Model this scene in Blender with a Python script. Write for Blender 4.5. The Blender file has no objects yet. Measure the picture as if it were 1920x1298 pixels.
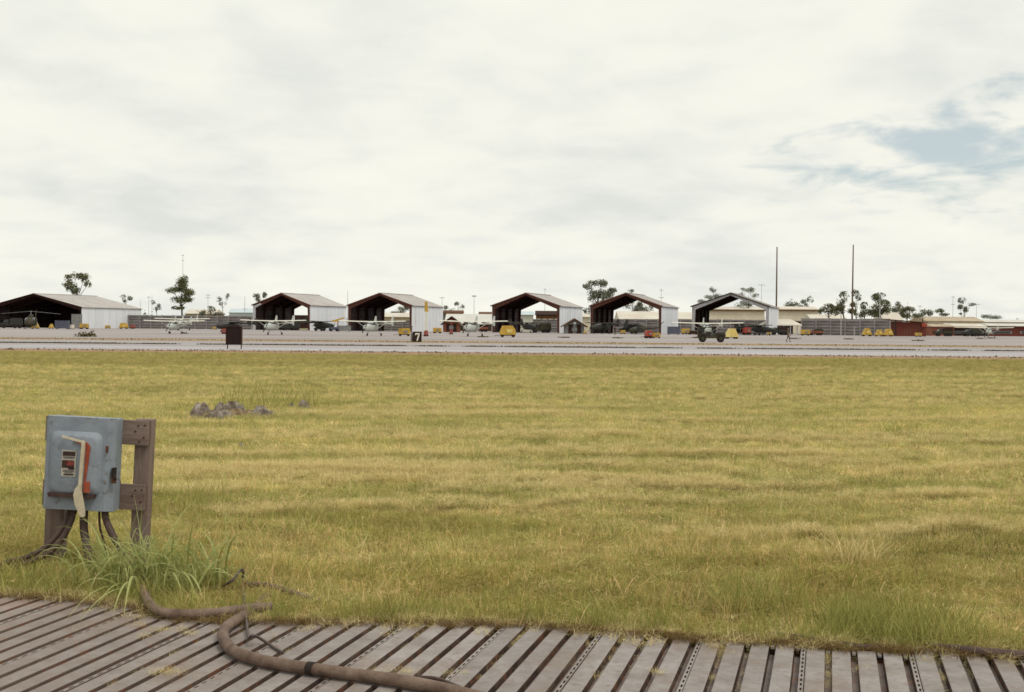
import bpy, math, random
import numpy as np
from mathutils import Vector, Matrix
random.seed(7); rng = np.random.default_rng(7)
PI = math.pi
sc = bpy.context.scene
COL = sc.collection

# ------------------------------------------------------------------ camera
F = 2300.0; CX = 960.0; CY = 649.0; H = 1.7
PITCH = math.atan((CY - 611.0) / F); ROLL = 0.0084
cf = Vector((0, math.cos(PITCH), -math.sin(PITCH)))
u0 = Vector((0, math.sin(PITCH), math.cos(PITCH)))
cr = Vector((math.cos(ROLL), 0, 0)) + u0 * math.sin(ROLL)
cu = Vector((-math.sin(ROLL), 0, 0)) + u0 * math.cos(ROLL)
cam = bpy.data.cameras.new('camera'); co = bpy.data.objects.new('camera', cam); COL.objects.link(co)
co.matrix_world = Matrix(((cr.x, cu.x, -cf.x, 0), (cr.y, cu.y, -cf.y, 0), (cr.z, cu.z, -cf.z, H), (0, 0, 0, 1)))
cam.sensor_width = 36; cam.lens = 36 * F / 1920; cam.clip_start = 0.1; cam.clip_end = 6000
sc.camera = co

# ------------------------------------------------------------------ world, sun, exposure
SUN_EL = math.radians(58); SUN_AZ = math.radians(52)     # clockwise from +Y (view direction), i.e. from the right
world = bpy.data.worlds.new('World'); sc.world = world; world.use_nodes = True
wn = world.node_tree; wn.nodes.clear()
def N(t, kind, **kw):
    n = t.nodes.new(kind)
    for k, v in kw.items(): setattr(n, k, v)
    return n
def L(t, a, b): t.links.new(a, b)
def mathn(t, op, a, b=None, clamp=False):
    n = N(t, 'ShaderNodeMath', operation=op, use_clamp=clamp)
    for i, v in enumerate((a, b)):
        if v is None: continue
        if isinstance(v, (int, float)): n.inputs[i].default_value = v
        else: L(t, v, n.inputs[i])
    return n.outputs[0]
def mixc(t, fac, a, b, mode='MIX'):
    n = N(t, 'ShaderNodeMix', data_type='RGBA', blend_type=mode)
    for s, v in ((0, fac), (6, a), (7, b)):
        if isinstance(v, (int, float)): n.inputs[s].default_value = v
        elif isinstance(v, tuple): n.inputs[s].default_value = (v[0], v[1], v[2], 1)
        else: L(t, v, n.inputs[s])
    return n.outputs[2]
def ramp(t, fac, stops, interp='LINEAR'):
    n = N(t, 'ShaderNodeValToRGB'); n.color_ramp.interpolation = interp
    e = n.color_ramp.elements
    while len(e) < len(stops): e.new(0.5)
    for i, (p, c) in enumerate(stops):
        e[i].position = p
        e[i].color = (c[0], c[1], c[2], 1) if isinstance(c, tuple) else (c, c, c, 1)
    L(t, fac, n.inputs[0]); return n.outputs[0]
def noise(t, vec, scale, detail=4, rough=.55, dist=0.0):
    n = N(t, 'ShaderNodeTexNoise'); n.inputs['Scale'].default_value = scale
    n.inputs['Detail'].default_value = detail; n.inputs['Roughness'].default_value = rough
    n.inputs['Distortion'].default_value = dist
    if vec is not None: L(t, vec, n.inputs['Vector'])
    return n.outputs['Fac']
sky = N(wn, 'ShaderNodeTexSky', sky_type='NISHITA', sun_disc=False, sun_elevation=SUN_EL, sun_rotation=SUN_AZ)
tc = N(wn, 'ShaderNodeTexCoord'); sep = N(wn, 'ShaderNodeSeparateXYZ'); L(wn, tc.outputs['Generated'], sep.inputs[0])
den = mathn(wn, 'ADD', mathn(wn, 'ABSOLUTE', sep.outputs[2]), 0.22)
comb = N(wn, 'ShaderNodeCombineXYZ')
L(wn, mathn(wn, 'DIVIDE', sep.outputs[0], den), comb.inputs[0]); L(wn, mathn(wn, 'DIVIDE', sep.outputs[1], den), comb.inputs[1])
mp = N(wn, 'ShaderNodeMapping'); mp.inputs['Scale'].default_value = (1.5, 1.5, 1); mp.inputs['Rotation'].default_value = (0, 0, .45)
mp.inputs['Location'].default_value = (3.1, 1.7, 0)
L(wn, comb.outputs[0], mp.inputs[0])
c1 = noise(wn, mp.outputs[0], 1.05, 6, .50, .4)
c2 = noise(wn, mp.outputs[0], 3.2, 5, .52, .3)
cc = mathn(wn, 'ADD', mathn(wn, 'MULTIPLY', c1, .62), mathn(wn, 'MULTIPLY', c2, .38))
cloud = ramp(wn, cc, [(.34, (.75, .775, .725)), (.44, (.84, .85, .785)), (.53, (.915, .91, .825)), (.66, (.97, .955, .86))])
# break in the cloud: patch of thin blue low on the right
dirn = N(wn, 'ShaderNodeVectorMath', operation='SUBTRACT'); L(wn, tc.outputs['Generated'], dirn.inputs[0])
bd = (cf * F + cr * (1835 - CX) + cu * (CY - 290)).normalized(); dirn.inputs[1].default_value = bd
dm = N(wn, 'ShaderNodeVectorMath', operation='MULTIPLY'); L(wn, dirn.outputs[0], dm.inputs[0]); dm.inputs[1].default_value = (1, 1, 3.2)
dl = N(wn, 'ShaderNodeVectorMath', operation='LENGTH'); L(wn, dm.outputs[0], dl.inputs[0])
hole = mathn(wn, 'SUBTRACT', .140, dl.outputs['Value'])
hole = mathn(wn, 'MULTIPLY', hole, 6.0)
hole = mathn(wn, 'ADD', hole, mathn(wn, 'MULTIPLY', mathn(wn, 'SUBTRACT', noise(wn, mp.outputs[0], 3.6, 5, .55, .3), .50), 3.4))
hole = mathn(wn, 'MULTIPLY', ramp(wn, hole, [(0.0, 0.0), (.9, 1.0)], 'EASE'), .72)
skyc = N(wn, 'ShaderNodeVectorMath', operation='SCALE'); L(wn, sky.outputs[0], skyc.inputs[0]); skyc.inputs['Scale'].default_value = .10
skyl = mixc(wn, .35, skyc.outputs[0], (.60, .72, .70))
final = mixc(wn, hole, cloud, skyl)
bg = N(wn, 'ShaderNodeBackground'); bg.inputs[1].default_value = 1.0; L(wn, final, bg.inputs[0])
wo = N(wn, 'ShaderNodeOutputWorld'); L(wn, bg.outputs[0], wo.inputs[0])
sl = bpy.data.lights.new('sun', 'SUN'); sl.energy = 1.5; sl.angle = math.radians(14); sl.color = (1, .95, .84)
so = bpy.data.objects.new('sun', sl); COL.objects.link(so)
sd = Vector((math.sin(SUN_AZ) * math.cos(SUN_EL), -abs(math.cos(SUN_AZ)) * math.cos(SUN_EL), math.sin(SUN_EL)))
so.rotation_euler = sd.to_track_quat('Z', 'Y').to_euler()
sky.sun_rotation = math.atan2(sd.x, sd.y)
sc.view_settings.view_transform = 'Standard'; sc.view_settings.look = 'None'
sc.view_settings.exposure = 0.0; sc.view_settings.gamma = 1; sc.view_settings.use_curve_mapping = False
sc.render.engine = 'CYCLES'
sc.cycles.max_bounces = 6; sc.cycles.diffuse_bounces = 3; sc.cycles.transparent_max_bounces = 6
sc.cycles.filter_width = 1.6

# ------------------------------------------------------------------ picture -> place
def ray(px, py): return (cf * F + cr * (px - CX) + cu * (CY - py)).normalized()
def at(px, py, Y):
    d = ray(px, py); k = Y / d.y; return Vector((d.x * k, Y, H + d.z * k))
def gnd(px, py, z=0.0):
    d = ray(px, py); k = (z - H) / d.z; return Vector((d.x * k, d.y * k, z))
def hor(px): return 611 + ROLL * (px - 960)
def depth(px, py): return gnd(px, py).y

# ------------------------------------------------------------------ materials
def material(name, c, c2=None, scale=2.0, rough=.75, bump=0.0, bscale=None, metal=0.0, spec=.3, coord='Object', detail=5, lo=.35, hi=.68, stretch=None, third=None):
    m = bpy.data.materials.new(name); m.use_nodes = True; t = m.node_tree; b = t.nodes['Principled BSDF']
    tcn = N(t, 'ShaderNodeTexCoord')
    if coord == 'World':
        g = N(t, 'ShaderNodeNewGeometry'); v = g.outputs['Position']
    else: v = tcn.outputs['Object']
    if stretch:
        mpn = N(t, 'ShaderNodeMapping'); mpn.inputs['Scale'].default_value = stretch; L(t, v, mpn.inputs[0]); v = mpn.outputs[0]
    if c2 is None: c2 = tuple(x * .72 for x in c)
    n1 = noise(t, v, scale, detail, .6)
    col = ramp(t, n1, [(lo, c2), (hi, c)])
    if third:
        tcol, tscale, tlo, thi = third
        col = mixc(t, ramp(t, noise(t, v, tscale, 6, .65), [(tlo, 0.0), (thi, 1.0)]), col, tcol)
    L(t, col, b.inputs['Base Color'])
    b.inputs['Roughness'].default_value = rough; b.inputs['Metallic'].default_value = metal
    b.inputs['Specular IOR Level'].default_value = spec
    if bump:
        bn = N(t, 'ShaderNodeBump'); bn.inputs['Strength'].default_value = bump; bn.inputs['Distance'].default_value = .02
        L(t, noise(t, v, bscale or scale * 6, 5, .65), bn.inputs['Height']); L(t, bn.outputs[0], b.inputs['Normal'])
    return m
M = {}
M['white_sheet'] = material('white_sheet', (.74, .76, .80), (.66, .68, .72), .25, .6, coord='World', stretch=(1, 1, .2), third=((.50, .42, .36), .8, .58, .82))
M['roof_sheet'] = material('roof_sheet', (.50, .47, .45), (.40, .37, .36), .3, .6, coord='World', stretch=(1, 1, .3), third=((.34, .22, .16), .6, .52, .80))
M['inner_sheet'] = material('inner_sheet', (.12, .095, .10), (.05, .028, .028), .5, .8)  # inner wall face, darkened to paint the hangar shade
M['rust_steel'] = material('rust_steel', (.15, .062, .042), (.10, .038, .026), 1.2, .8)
M['rust_shaded'] = material('rust_shaded', (.040, .013, .010), (.026, .008, .006), 1.2, .9)  # inner frames and roof underside; interior shade put into the rust colour
M['pale_steel'] = material('pale_steel', (.55, .55, .58), (.42, .40, .42), 1.2, .7, third=((.2, .08, .05), 1.5, .62, .8))
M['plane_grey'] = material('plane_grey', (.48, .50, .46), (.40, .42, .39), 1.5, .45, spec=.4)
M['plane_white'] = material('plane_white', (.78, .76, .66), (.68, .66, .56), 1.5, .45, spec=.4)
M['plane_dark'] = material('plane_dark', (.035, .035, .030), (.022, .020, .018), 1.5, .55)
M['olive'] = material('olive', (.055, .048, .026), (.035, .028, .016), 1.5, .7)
M['glass'] = material('glass', (.03, .035, .035), (.02, .022, .025), 1.0, .15, spec=.6)
M['tyre'] = material('tyre', (.028, .020, .017), (.018, .012, .010), 6, .9)
M['yellow'] = material('yellow', (.58, .37, .06), (.42, .25, .045), 2.0, .5, third=((.2, .11, .04), 3.0, .62, .8))
M['pale_yellow'] = material('pale_yellow', (.74, .60, .25), (.62, .46, .13), 2.0, .55)
M['red'] = material('red', (.38, .065, .04), (.27, .045, .03), 3, .55)
M['orange'] = material('orange', (.40, .10, .05), (.28, .06, .035), 10, .55)
M['blue_grey'] = material('blue_grey', (.10, .11, .15), (.07, .075, .10), 1.5, .7)
M['grey_paint'] = material('grey_paint', (.24, .24, .24), (.17, .165, .16), 1.5, .7)
M['cream_wall'] = material('cream_wall', (.74, .67, .56), (.62, .54, .44), .25, .85)
M['cream_roof'] = material('cream_roof', (.66, .62, .54), (.56, .50, .43), .2, .8)
M['tan_roof'] = material('tan_roof', (.48, .40, .29), (.38, .30, .22), .25, .8)
M['pale_roof'] = material('pale_roof', (.62, .61, .57), (.54, .52, .49), .2, .8)
M['blue_shed'] = material('blue_shed', (.55, .63, .66), (.48, .56, .60), .2, .8)
M['brown_wood'] = material('brown_wood', (.16, .075, .035), (.10, .045, .022), .8, .85)
M['dark_wood'] = material('dark_wood', (.045, .020, .014), (.028, .012, .009), .8, .9)
M['red_shed'] = material('red_shed', (.125, .042, .030), (.13, .028, .018), .6, .85)
M['red_shed2'] = material('red_shed2', (.30, .10, .06), (.20, .07, .04), .6, .85)
M['revet'] = material('revet', (.30, .285, .28), (.16, .135, .13), .35, .85, stretch=(.6, 1, 1.5))
M['revet_post'] = material('revet_post', (.36, .34, .34), (.22, .20, .20), .5, .85)
M['pole'] = material('pole', (.15, .085, .05), (.10, .055, .035), .6, .85)
M['pole_grey'] = material('pole_grey', (.42, .42, .40), (.33, .33, .32), .6, .85)
M['sign_dark'] = material('sign_dark', (.022, .008, .006), (.014, .005, .004), 2, .8)
M['sign_black'] = material('sign_black', (.035, .022, .018), (.025, .015, .012), 2, .8)
M['sign_white'] = material('sign_white', (.75, .73, .64), (.62, .60, .52), 6, .8)
M['rock'] = material('rock', (.38, .345, .31), (.13, .095, .07), 6, .9, .6, 14, third=((.12, .05, .03), 7, .58, .72))
M['box_paint'] = material('box_paint', (.265, .300, .350), (.205, .23, .27), 5, .6, .25, 40, spec=.35, third=((.13, .10, .085), 16, .60, .74))
M['box_rust'] = material('box_rust', (.17, .06, .03), (.07, .03, .02), 30, .8)
M['lip_brown'] = material('lip_brown', (.085, .050, .045), (.05, .026, .022), 30, .8, third=((.16, .07, .03), 25, .6, .7))  # dark brown strip along the lower edge of the raised panel
M['lever_cream'] = material('lever_cream', (.62, .56, .43), (.50, .42, .30), 20, .5, third=((.3, .18, .08), 35, .63, .75))
M['plate'] = material('plate', (.50, .48, .42), (.36, .34, .30), 60, .5)
M['plate_dark'] = material('plate_dark', (.06, .03, .025), (.03, .015, .012), 60, .5)
M['plate_red'] = material('plate_red', (.28, .05, .04), (.14, .03, .025), 60, .5)
M['post_wood'] = material('post_wood', (.245, .185, .16), (.14, .095, .08), 9, .9, .5, 26, stretch=(1, 1, .14), third=((.06, .03, .022), 11, .62, .75))
M['post_wood_h'] = material('post_wood_h', (.245, .185, .16), (.14, .09, .075), 9, .9, .5, 26, stretch=(.14, 1, 1), third=((.06, .03, .022), 11, .62, .75))
M['cable'] = material('cable', (.095, .060, .048), (.055, .032, .026), 14, .55, .2, 40)
M['conduit'] = material('conduit', (.22, .155, .115), (.10, .062, .045), 9, .7, .4, 40, third=((.09, .05, .035), 13, .58, .75))
M['wire'] = material('wire', (.10, .075, .065), (.06, .04, .035), 14, .5)
M['skin'] = material('skin', (.32, .17, .11), (.27, .14, .09), 5, .6)
M['fatigues'] = material('fatigues', (.07, .065, .03), (.05, .045, .022), 3, .85)
M['shirt'] = material('shirt', (.12, .11, .06), (.08, .07, .04), 3, .85)
M['hair'] = material('hair', (.02, .012, .008), (.015, .01, .006), 3, .85)
M['bag'] = material('bag', (.45, .38, .25), (.35, .28, .18), 3, .85)
M['bark'] = material('bark', (.11, .085, .065), (.06, .045, .035), .8, .9)

def leafmat(name, a, b, trans=.25):
    m = bpy.data.materials.new(name); m.use_nodes = True; t = m.node_tree; t.nodes.clear()
    at_ = N(t, 'ShaderNodeAttribute', attribute_name='tint')
    col = mixc(t, at_.outputs['Fac'], a, b)
    d = N(t, 'ShaderNodeBsdfDiffuse'); L(t, col, d.inputs[0])
    tr = N(t, 'ShaderNodeBsdfTranslucent'); L(t, col, tr.inputs[0])
    mx = N(t, 'ShaderNodeMixShader'); mx.inputs[0].default_value = trans
    L(t, d.outputs[0], mx.inputs[1]); L(t, tr.outputs[0], mx.inputs[2])
    o = N(t, 'ShaderNodeOutputMaterial'); L(t, mx.outputs[0], o.inputs[0]); return m
M['leaf'] = leafmat('leaf', (.11, .115, .06), (.24, .24, .13))  # tree leaf tones lifted and paled to paint in haze
M['leaf_pale'] = leafmat('leaf_pale', (.27, .285, .26), (.44, .46, .42))  # palest leaves, most haze painted into the colour
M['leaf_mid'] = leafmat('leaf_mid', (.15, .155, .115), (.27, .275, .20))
M['weed'] = leafmat('weed', (.24, .265, .07), (.55, .57, .26), .42)
M['weed_tall'] = leafmat('weed_tall', (.22, .22, .055), (.46, .44, .15), .35)

# grass colour is one function of the place, shared by the soil sheet and the blades
def field_colour(t):
    g = N(t, 'ShaderNodeNewGeometry'); pos = g.outputs['Position']
    def mapped(s, loc=(0, 0, 0)):
        mm = N(t, 'ShaderNodeMapping'); mm.inputs['Scale'].default_value = s; mm.inputs['Location'].default_value = loc
        L(t, pos, mm.inputs[0]); return mm.outputs[0]
    big = noise(t, mapped((.16, .62, 1)), 1.0, 5, .62, .4)       # broad swathes
    mid = noise(t, mapped((.38, 2.6, 1), (7, 3, 0)), 1.0, 6, .62, .5)
    fine = noise(t, mapped((3, 6, 3)), 1.0, 6, .7)
    straw = (.85, .73, .39); green = (.415, .405, .145); brown = (.33, .235, .12); yel = (.63, .575, .235)
    col = mixc(t, ramp(t, big, [(.36, 0.0), (.58, 1.0)]), yel, green)
    col = mixc(t, mathn(t, 'MULTIPLY', ramp(t, mid, [(.46, 0.0), (.64, 1.0)]), .85), col, straw)
    col = mixc(t, mathn(t, 'MULTIPLY', ramp(t, fine, [(.48, 0.0), (.66, 1.0)]), .65), col, brown)
    # the mown stripe near the road stays longer and greener
    sp = N(t, 'ShaderNodeSeparateXYZ'); L(t, pos, sp.inputs[0])
    wob = mathn(t, 'MULTIPLY', mathn(t, 'SUBTRACT', noise(t, mapped((.06, 0.0, 0.0)), 1.0, 3, .5), .5), 3.0)
    yy = mathn(t, 'ADD', sp.outputs[1], wob)
    band = ramp(t, mathn(t, 'DIVIDE', yy, 100.0), [(.475, 0.0), (.49, 1.0)])
    col = mixc(t, mathn(t, 'MULTIPLY', band, .6), col, (.38, .33, .13))
    # the uncut margin near the matting is longer, older and darker than the mown field
    nb = mathn(t, 'ADD', sp.outputs[1], mathn(t, 'MULTIPLY', mathn(t, 'SUBTRACT', noise(t, mapped((.5, .8, 0.0)), 1.0, 4, .6), .5), 5.0))
    near = ramp(t, mathn(t, 'DIVIDE', nb, 20.0), [(.42, 1.0), (.62, 0.0)])
    blot = ramp(t, noise(t, mapped((1.3, 2.4, 0.0), (2, 9, 0)), 1.0, 5, .65), [(.38, .35), (.62, 1.0)])
    col = mixc(t, mathn(t, 'MULTIPLY', mathn(t, 'MULTIPLY', near, blot), .72), col, (.365, .288, .100))
    return col
def grass_material(name, blade):
    m = bpy.data.materials.new(name); m.use_nodes = True; t = m.node_tree; t.nodes.clear()
    col = field_colour(t)
    o = N(t, 'ShaderNodeOutputMaterial')
    d = N(t, 'ShaderNodeBsdfDiffuse')
    if blade:
        a = N(t, 'ShaderNodeAttribute', attribute_name='tint')
        oi = N(t, 'ShaderNodeObjectInfo')
        k = ramp(t, a.outputs['Fac'], [(0.0, (.62, .78, .50)), (.5, (1, 1, 1)), (.8, (1.22, 1.08, 1.12)), (1.0, (1.55, 1.38, 1.9))])
        col = mixc(t, 1.0, col, k, 'MULTIPLY')
        k2 = ramp(t, oi.outputs['Random'], [(0.0, (.50, .50, .45)), (.3, (.86, .95, .75)), (.7, (1.08, 1.05, 1)), (1.0, (1.42, 1.32, 1.25))])
        col = mixc(t, 1.0, col, k2, 'MULTIPLY')
        tr = N(t, 'ShaderNodeBsdfTranslucent'); L(t, col, tr.inputs[0]); L(t, col, d.inputs[0])
        mx = N(t, 'ShaderNodeMixShader'); mx.inputs[0].default_value = .27
        L(t, d.outputs[0], mx.inputs[1]); L(t, tr.outputs[0], mx.inputs[2]); L(t, mx.outputs[0], o.inputs[0])
    else:
        g = N(t, 'ShaderNodeNewGeometry')
        mm = N(t, 'ShaderNodeMapping'); mm.inputs['Scale'].default_value = (2.2, 2.2, 2.2); L(t, g.outputs['Position'], mm.inputs[0])
        spk = ramp(t, noise(t, mm.outputs[0], 4.0, 8, .75), [(.38, (.38, .34, .30)), (.62, (.56, .52, .46))])
        col = mixc(t, 1.0, col, spk, 'MULTIPLY')
        L(t, col, d.inputs[0]); bn = N(t, 'ShaderNodeBump'); bn.inputs['Strength'].default_value = .4; bn.inputs['Distance'].default_value = .05
        L(t, noise(t, mm.outputs[0], 3.0, 8, .75), bn.inputs['Height']); L(t, bn.outputs[0], d.inputs['Normal'])
        L(t, d.outputs[0], o.inputs[0])
    return m
M['field'] = grass_material('field', False); M['blade'] = grass_material('blade', True)
M['hay'] = leafmat('hay', (.44, .33, .14), (.92, .79, .42), .3)
M['old_hay'] = leafmat('old_hay', (.11, .065, .03), (.26, .17, .075), .2)  # dark brown hay; paints the shade below each windrow
M['mound'] = material('mound', (.25, .19, .11), (.12, .075, .04), 7, .95, .6, 20, coord='World')
M['soil'] = material('soil', (.16, .085, .045), (.09, .045, .025), 3, .95, .6, 20, coord='World')
M['far_ground'] = material('far_ground', (.24, .21, .10), (.19, .17, .08), .05, .95, coord='World')
M['dirt'] = material('dirt', (.33, .195, .13), (.27, .165, .09), .8, .95, coord='World', third=((.20, .19, .05), 1.6, .55, .65))
M['road'] = material('road', (.43, .41, .425), (.34, .31, .32), .12, .9, coord='World', stretch=(.25, 1.6, 1), lo=.40, hi=.62, third=((.27, .24, .21), .35, .58, .72))
M['taxi'] = material('taxi', (.39, .36, .37), (.29, .26, .26), .15, .9, coord='World', stretch=(.2, 1.5, 1), third=((.36, .32, .28), .4, .60, .75))
M['apron'] = material('apron', (.365, .328, .325), (.275, .24, .235), .06, .9, coord='World', stretch=(.30, 1.0, 1), lo=.40, hi=.60, third=((.20, .17, .16), .16, .60, .72))
M['tanstrip'] = material('tanstrip', (.36, .245, .145), (.28, .20, .10), .25, .95, coord='World', stretch=(.4, 1, 1), third=((.36, .32, .30), .3, .64, .76))
M['tuft'] = leafmat('tuft', (.07, .055, .035), (.18, .15, .07))

def mat_material(name, base, dark, rustk):
    m = bpy.data.materials.new(name); m.use_nodes = True; t = m.node_tree; b = t.nodes['Principled BSDF']
    g = N(t, 'ShaderNodeNewGeometry'); pos = g.outputs['Position']
    oi = N(t, 'ShaderNodeObjectInfo')
    c = ramp(t, noise(t, pos, 7, 7, .65), [(.33, dark), (.66, base)])
    k = ramp(t, oi.outputs['Random'], [(0, .86), (1, 1.08)]); c = mixc(t, 1.0, c, k, 'MULTIPLY')
    c = mixc(t, mathn(t, 'MULTIPLY', ramp(t, noise(t, pos, 26, 5, .7), [(.53, 0.0), (.68, 1.0)]), .55), c, (.15, .095, .07))
    c = mixc(t, mathn(t, 'MULTIPLY', ramp(t, noise(t, pos, 2.3, 7, .72), [(.50, 0.0), (.66, 1.0)]), .6), c, (.19, .135, .10))
    # red laterite dust blown over the left corner and spots of rust elsewhere
    sp = N(t, 'ShaderNodeSeparateXYZ'); L(t, pos, sp.inputs[0])
    e = mathn(t, 'SUBTRACT', mathn(t, 'ADD', mathn(t, 'MULTIPLY', sp.outputs[0], -.55), mathn(t, 'MULTIPLY', sp.outputs[1], .75)), 6.85)
    e = mathn(t, 'ADD', e, mathn(t, 'MULTIPLY', mathn(t, 'SUBTRACT', noise(t, pos, 3.2, 6, .7), .5), 3.2))
    ee = mathn(t, 'MULTIPLY', ramp(t, e, [(0.0, 0.0), (.9, 1.0)]), .8)
    c = mixc(t, ee, c, (.33, .15, .085))
    lw = ramp(t, mathn(t, 'MULTIPLY', sp.outputs[0], -.33), [(0.0, 0.0), (1.0, 1.0)]); c = mixc(t, mathn(t, 'MULTIPLY', lw, mathn(t, 'ADD', .25, mathn(t, 'MULTIPLY', noise(t, pos, 1.3, 5, .6), .5))), c, (.20, .145, .115))
    r = mathn(t, 'MULTIPLY', ramp(t, noise(t, pos, 9, 7, .7), [(.62 - rustk, 0.0), (.72 - rustk, 1.0)]), .8)
    c = mixc(t, r, c, (.17, .07, .035))
    L(t, c, b.inputs['Base Color']); b.inputs['Roughness'].default_value = .62; b.inputs['Metallic'].default_value = 0; b.inputs['Specular IOR Level'].default_value = .35
    bn = N(t, 'ShaderNodeBump'); bn.inputs['Strength'].default_value = .25; bn.inputs['Distance'].default_value = .01
    L(t, noise(t, pos, 30, 5, .7), bn.inputs['Height']); L(t, bn.outputs[0], b.inputs['Normal'])
    return m
M['steel_land'] = mat_material('steel_land', (.325, .294, .284), (.210, .178, .165), .0)
M['steel_groove_shade'] = mat_material('steel_groove_shade', (.060, .034, .028), (.028, .014, .011), .10)  # groove walls, darkened to paint the shade inside the grooves
M['steel_floor'] = mat_material('steel_floor', (.20, .165, .155), (.095, .062, .052), .08)

# ------------------------------------------------------------------ mesh helpers
class MB:
    def __init__(s): s.v = []; s.f = []; s.m = []; s.mi = 0
    def add(s, vs, fs, mi=None):
        o = len(s.v); s.v += [tuple(x) for x in vs]; s.f += [tuple(i + o for i in f) for f in fs]
        s.m += [s.mi if mi is None else mi] * len(fs); return s
    def box(s, c, d, rot=None, mi=None):
        vs = [Vector((x * d[0] / 2, y * d[1] / 2, z * d[2] / 2)) for z in (-1, 1) for y in (-1, 1) for x in (-1, 1)]
        if rot is not None: vs = [rot @ v for v in vs]
        vs = [v + Vector(c) for v in vs]
        return s.add(vs, [(0, 2, 3, 1), (4, 5, 7, 6), (0, 1, 5, 4), (2, 6, 7, 3), (0, 4, 6, 2), (1, 3, 7, 5)], mi)
    def bar(s, a, b, w, h=None, up=(0, 0, 1), mi=None):
        a = Vector(a); b = Vector(b); d = b - a; l = d.length; d.normalize(); h = h or w
        u = Vector(up)
        if abs(d.dot(u)) > .98: u = Vector((0, 1, 0))
        x = d.cross(u).normalized(); z = x.cross(d)
        R = Matrix((x, d, z)).transposed()
        return s.box((a + b) / 2, (w, l, h), R, mi)
    def prism(s, poly, axis, a, b, mi=None):          # poly: 2-D points; axis 'x','y','z' extruded a..b
        def P(p, k):
            return {'x': (k, p[0], p[1]), 'y': (p[0], k, p[1]), 'z': (p[0], p[1], k)}[axis]
        n = len(poly); vs = [P(p, a) for p in poly] + [P(p, b) for p in poly]
        fs = [tuple(range(n)), tuple(range(2 * n - 1, n - 1, -1))] + [(i, (i + 1) % n, n + (i + 1) % n, n + i) for i in range(n)]
        return s.add(vs, fs, mi)
    def tube(s, pts, r, n=8, mi=None, cap=True):
        pts = [Vector(p) for p in pts]; rs = r if isinstance(r, (list, tuple)) else [r] * len(pts)
        vs = []; fs = []; prev = None
        for i, p in enumerate(pts):
            d = (pts[min(i + 1, len(pts) - 1)] - pts[max(i - 1, 0)]).normalized()
            if prev is None:
                u = Vector((0, 0, 1)) if abs(d.z) < .9 else Vector((0, 1, 0)); x = d.cross(u).normalized()
            else: x = (prev - d * prev.dot(d)).normalized()
            prev = x; y = d.cross(x)
            for k in range(n):
                a = 2 * PI * k / n; vs.append(p + (x * math.cos(a) + y * math.sin(a)) * rs[i])
        for i in range(len(pts) - 1):
            for k in range(n): fs.append((i * n + k, i * n + (k + 1) % n, (i + 1) * n + (k + 1) % n, (i + 1) * n + k))
        if cap: fs.append(tuple(range(n - 1, -1, -1))); fs.append(tuple((len(pts) - 1) * n + k for k in range(n)))
        return s.add(vs, fs, mi)
    def loft(s, secs, n=12, mi=None, power=2.6):       # secs: (y, cx, cz, halfwidth, halfheight)
        vs = []; fs = []
        for (y, cx, cz, w, h) in secs:
            for k in range(n):
                a = 2 * PI * k / n; ca, sa = math.cos(a), math.sin(a)
                vs.append((cx + w * math.copysign(abs(ca) ** (2 / power), ca), y, cz + h * math.copysign(abs(sa) ** (2 / power), sa)))
        for i in range(len(secs) - 1):
            for k in range(n): fs.append((i * n + k, (i + 1) * n + k, (i + 1) * n + (k + 1) % n, i * n + (k + 1) % n))
        fs.append(tuple(range(n))); fs.append(tuple((len(secs) - 1) * n + k for k in range(n - 1, -1, -1)))
        return s.add(vs, fs, mi)
    def wheel(s, c, r, w, n=14, mi=None, axis='x'):
        c = Vector(c); d = Vector((w / 2, 0, 0)) if axis == 'x' else Vector((0, w / 2, 0))
        return s.tube([c - d, c - d * .6, c + d * .6, c + d], [r * .82, r, r, r * .82], n, mi)
    def build(s, name, mats, parent=None, smooth=False, loc=None):
        me = bpy.data.meshes.new(name); me.from_pydata(s.v, [], s.f)
        for m in (mats if isinstance(mats, list) else [mats]): me.materials.append(M[m] if isinstance(m, str) else m)
        if any(s.m): me.polygons.foreach_set('material_index', s.m)
        if smooth: me.polygons.foreach_set('use_smooth', [True] * len(s.f))
        me.update()
        o = bpy.data.objects.new(name, me); COL.objects.link(o)
        if parent: o.parent = parent
        if loc is not None: o.location = loc
        return o
def empty(name, loc=(0, 0, 0), rz=0, scale=1):
    o = bpy.data.objects.new(name, None); COL.objects.link(o); o.location = loc; o.rotation_euler = (0, 0, rz); o.scale = (scale,) * 3
    o.empty_display_size = .2; return o
def tag(o, label=None, cat=None, group=None, kind=None):
    if label: o['label'] = label
    if cat: o['category'] = cat
    if group: o['group'] = group
    if kind: o['kind'] = kind
    return o
def kids(o): return [c for c in bpy.data.objects if c.parent == o]
def copy_tree(o, parent=None):
    c = o.copy(); COL.objects.link(c)
    if parent: c.parent = parent
    for ch in kids(o): copy_tree(ch, c)
    return c
def sheet(name, x0, x1, y0, y1, z, mat, kind='structure', wob=0.0, n=1):
    me = MB(); vs = []; 
    if wob:
        xs = np.linspace(x0, x1, n + 1)
        for x in xs: vs.append((x, y0 + random.uniform(-wob, wob), z))
        for x in xs: vs.append((x, y1 + random.uniform(-wob, wob), z))
        fs = [(i, i + 1, n + 2 + i, n + 1 + i) for i in range(n)]
    else: vs = [(x0, y0, z), (x1, y0, z), (x1, y1, z), (x0, y1, z)]; fs = [(0, 1, 2, 3)]
    me.add(vs, fs); o = me.build(name, mat); tag(o, kind=kind); return o

# ------------------------------------------------------------------ the ground in bands
sheet('ground', -2500, 2500, -60, 4500, 0, 'far_ground')
sheet('soil_bed', -9, 9, -2, 10, .004, 'soil')
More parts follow.
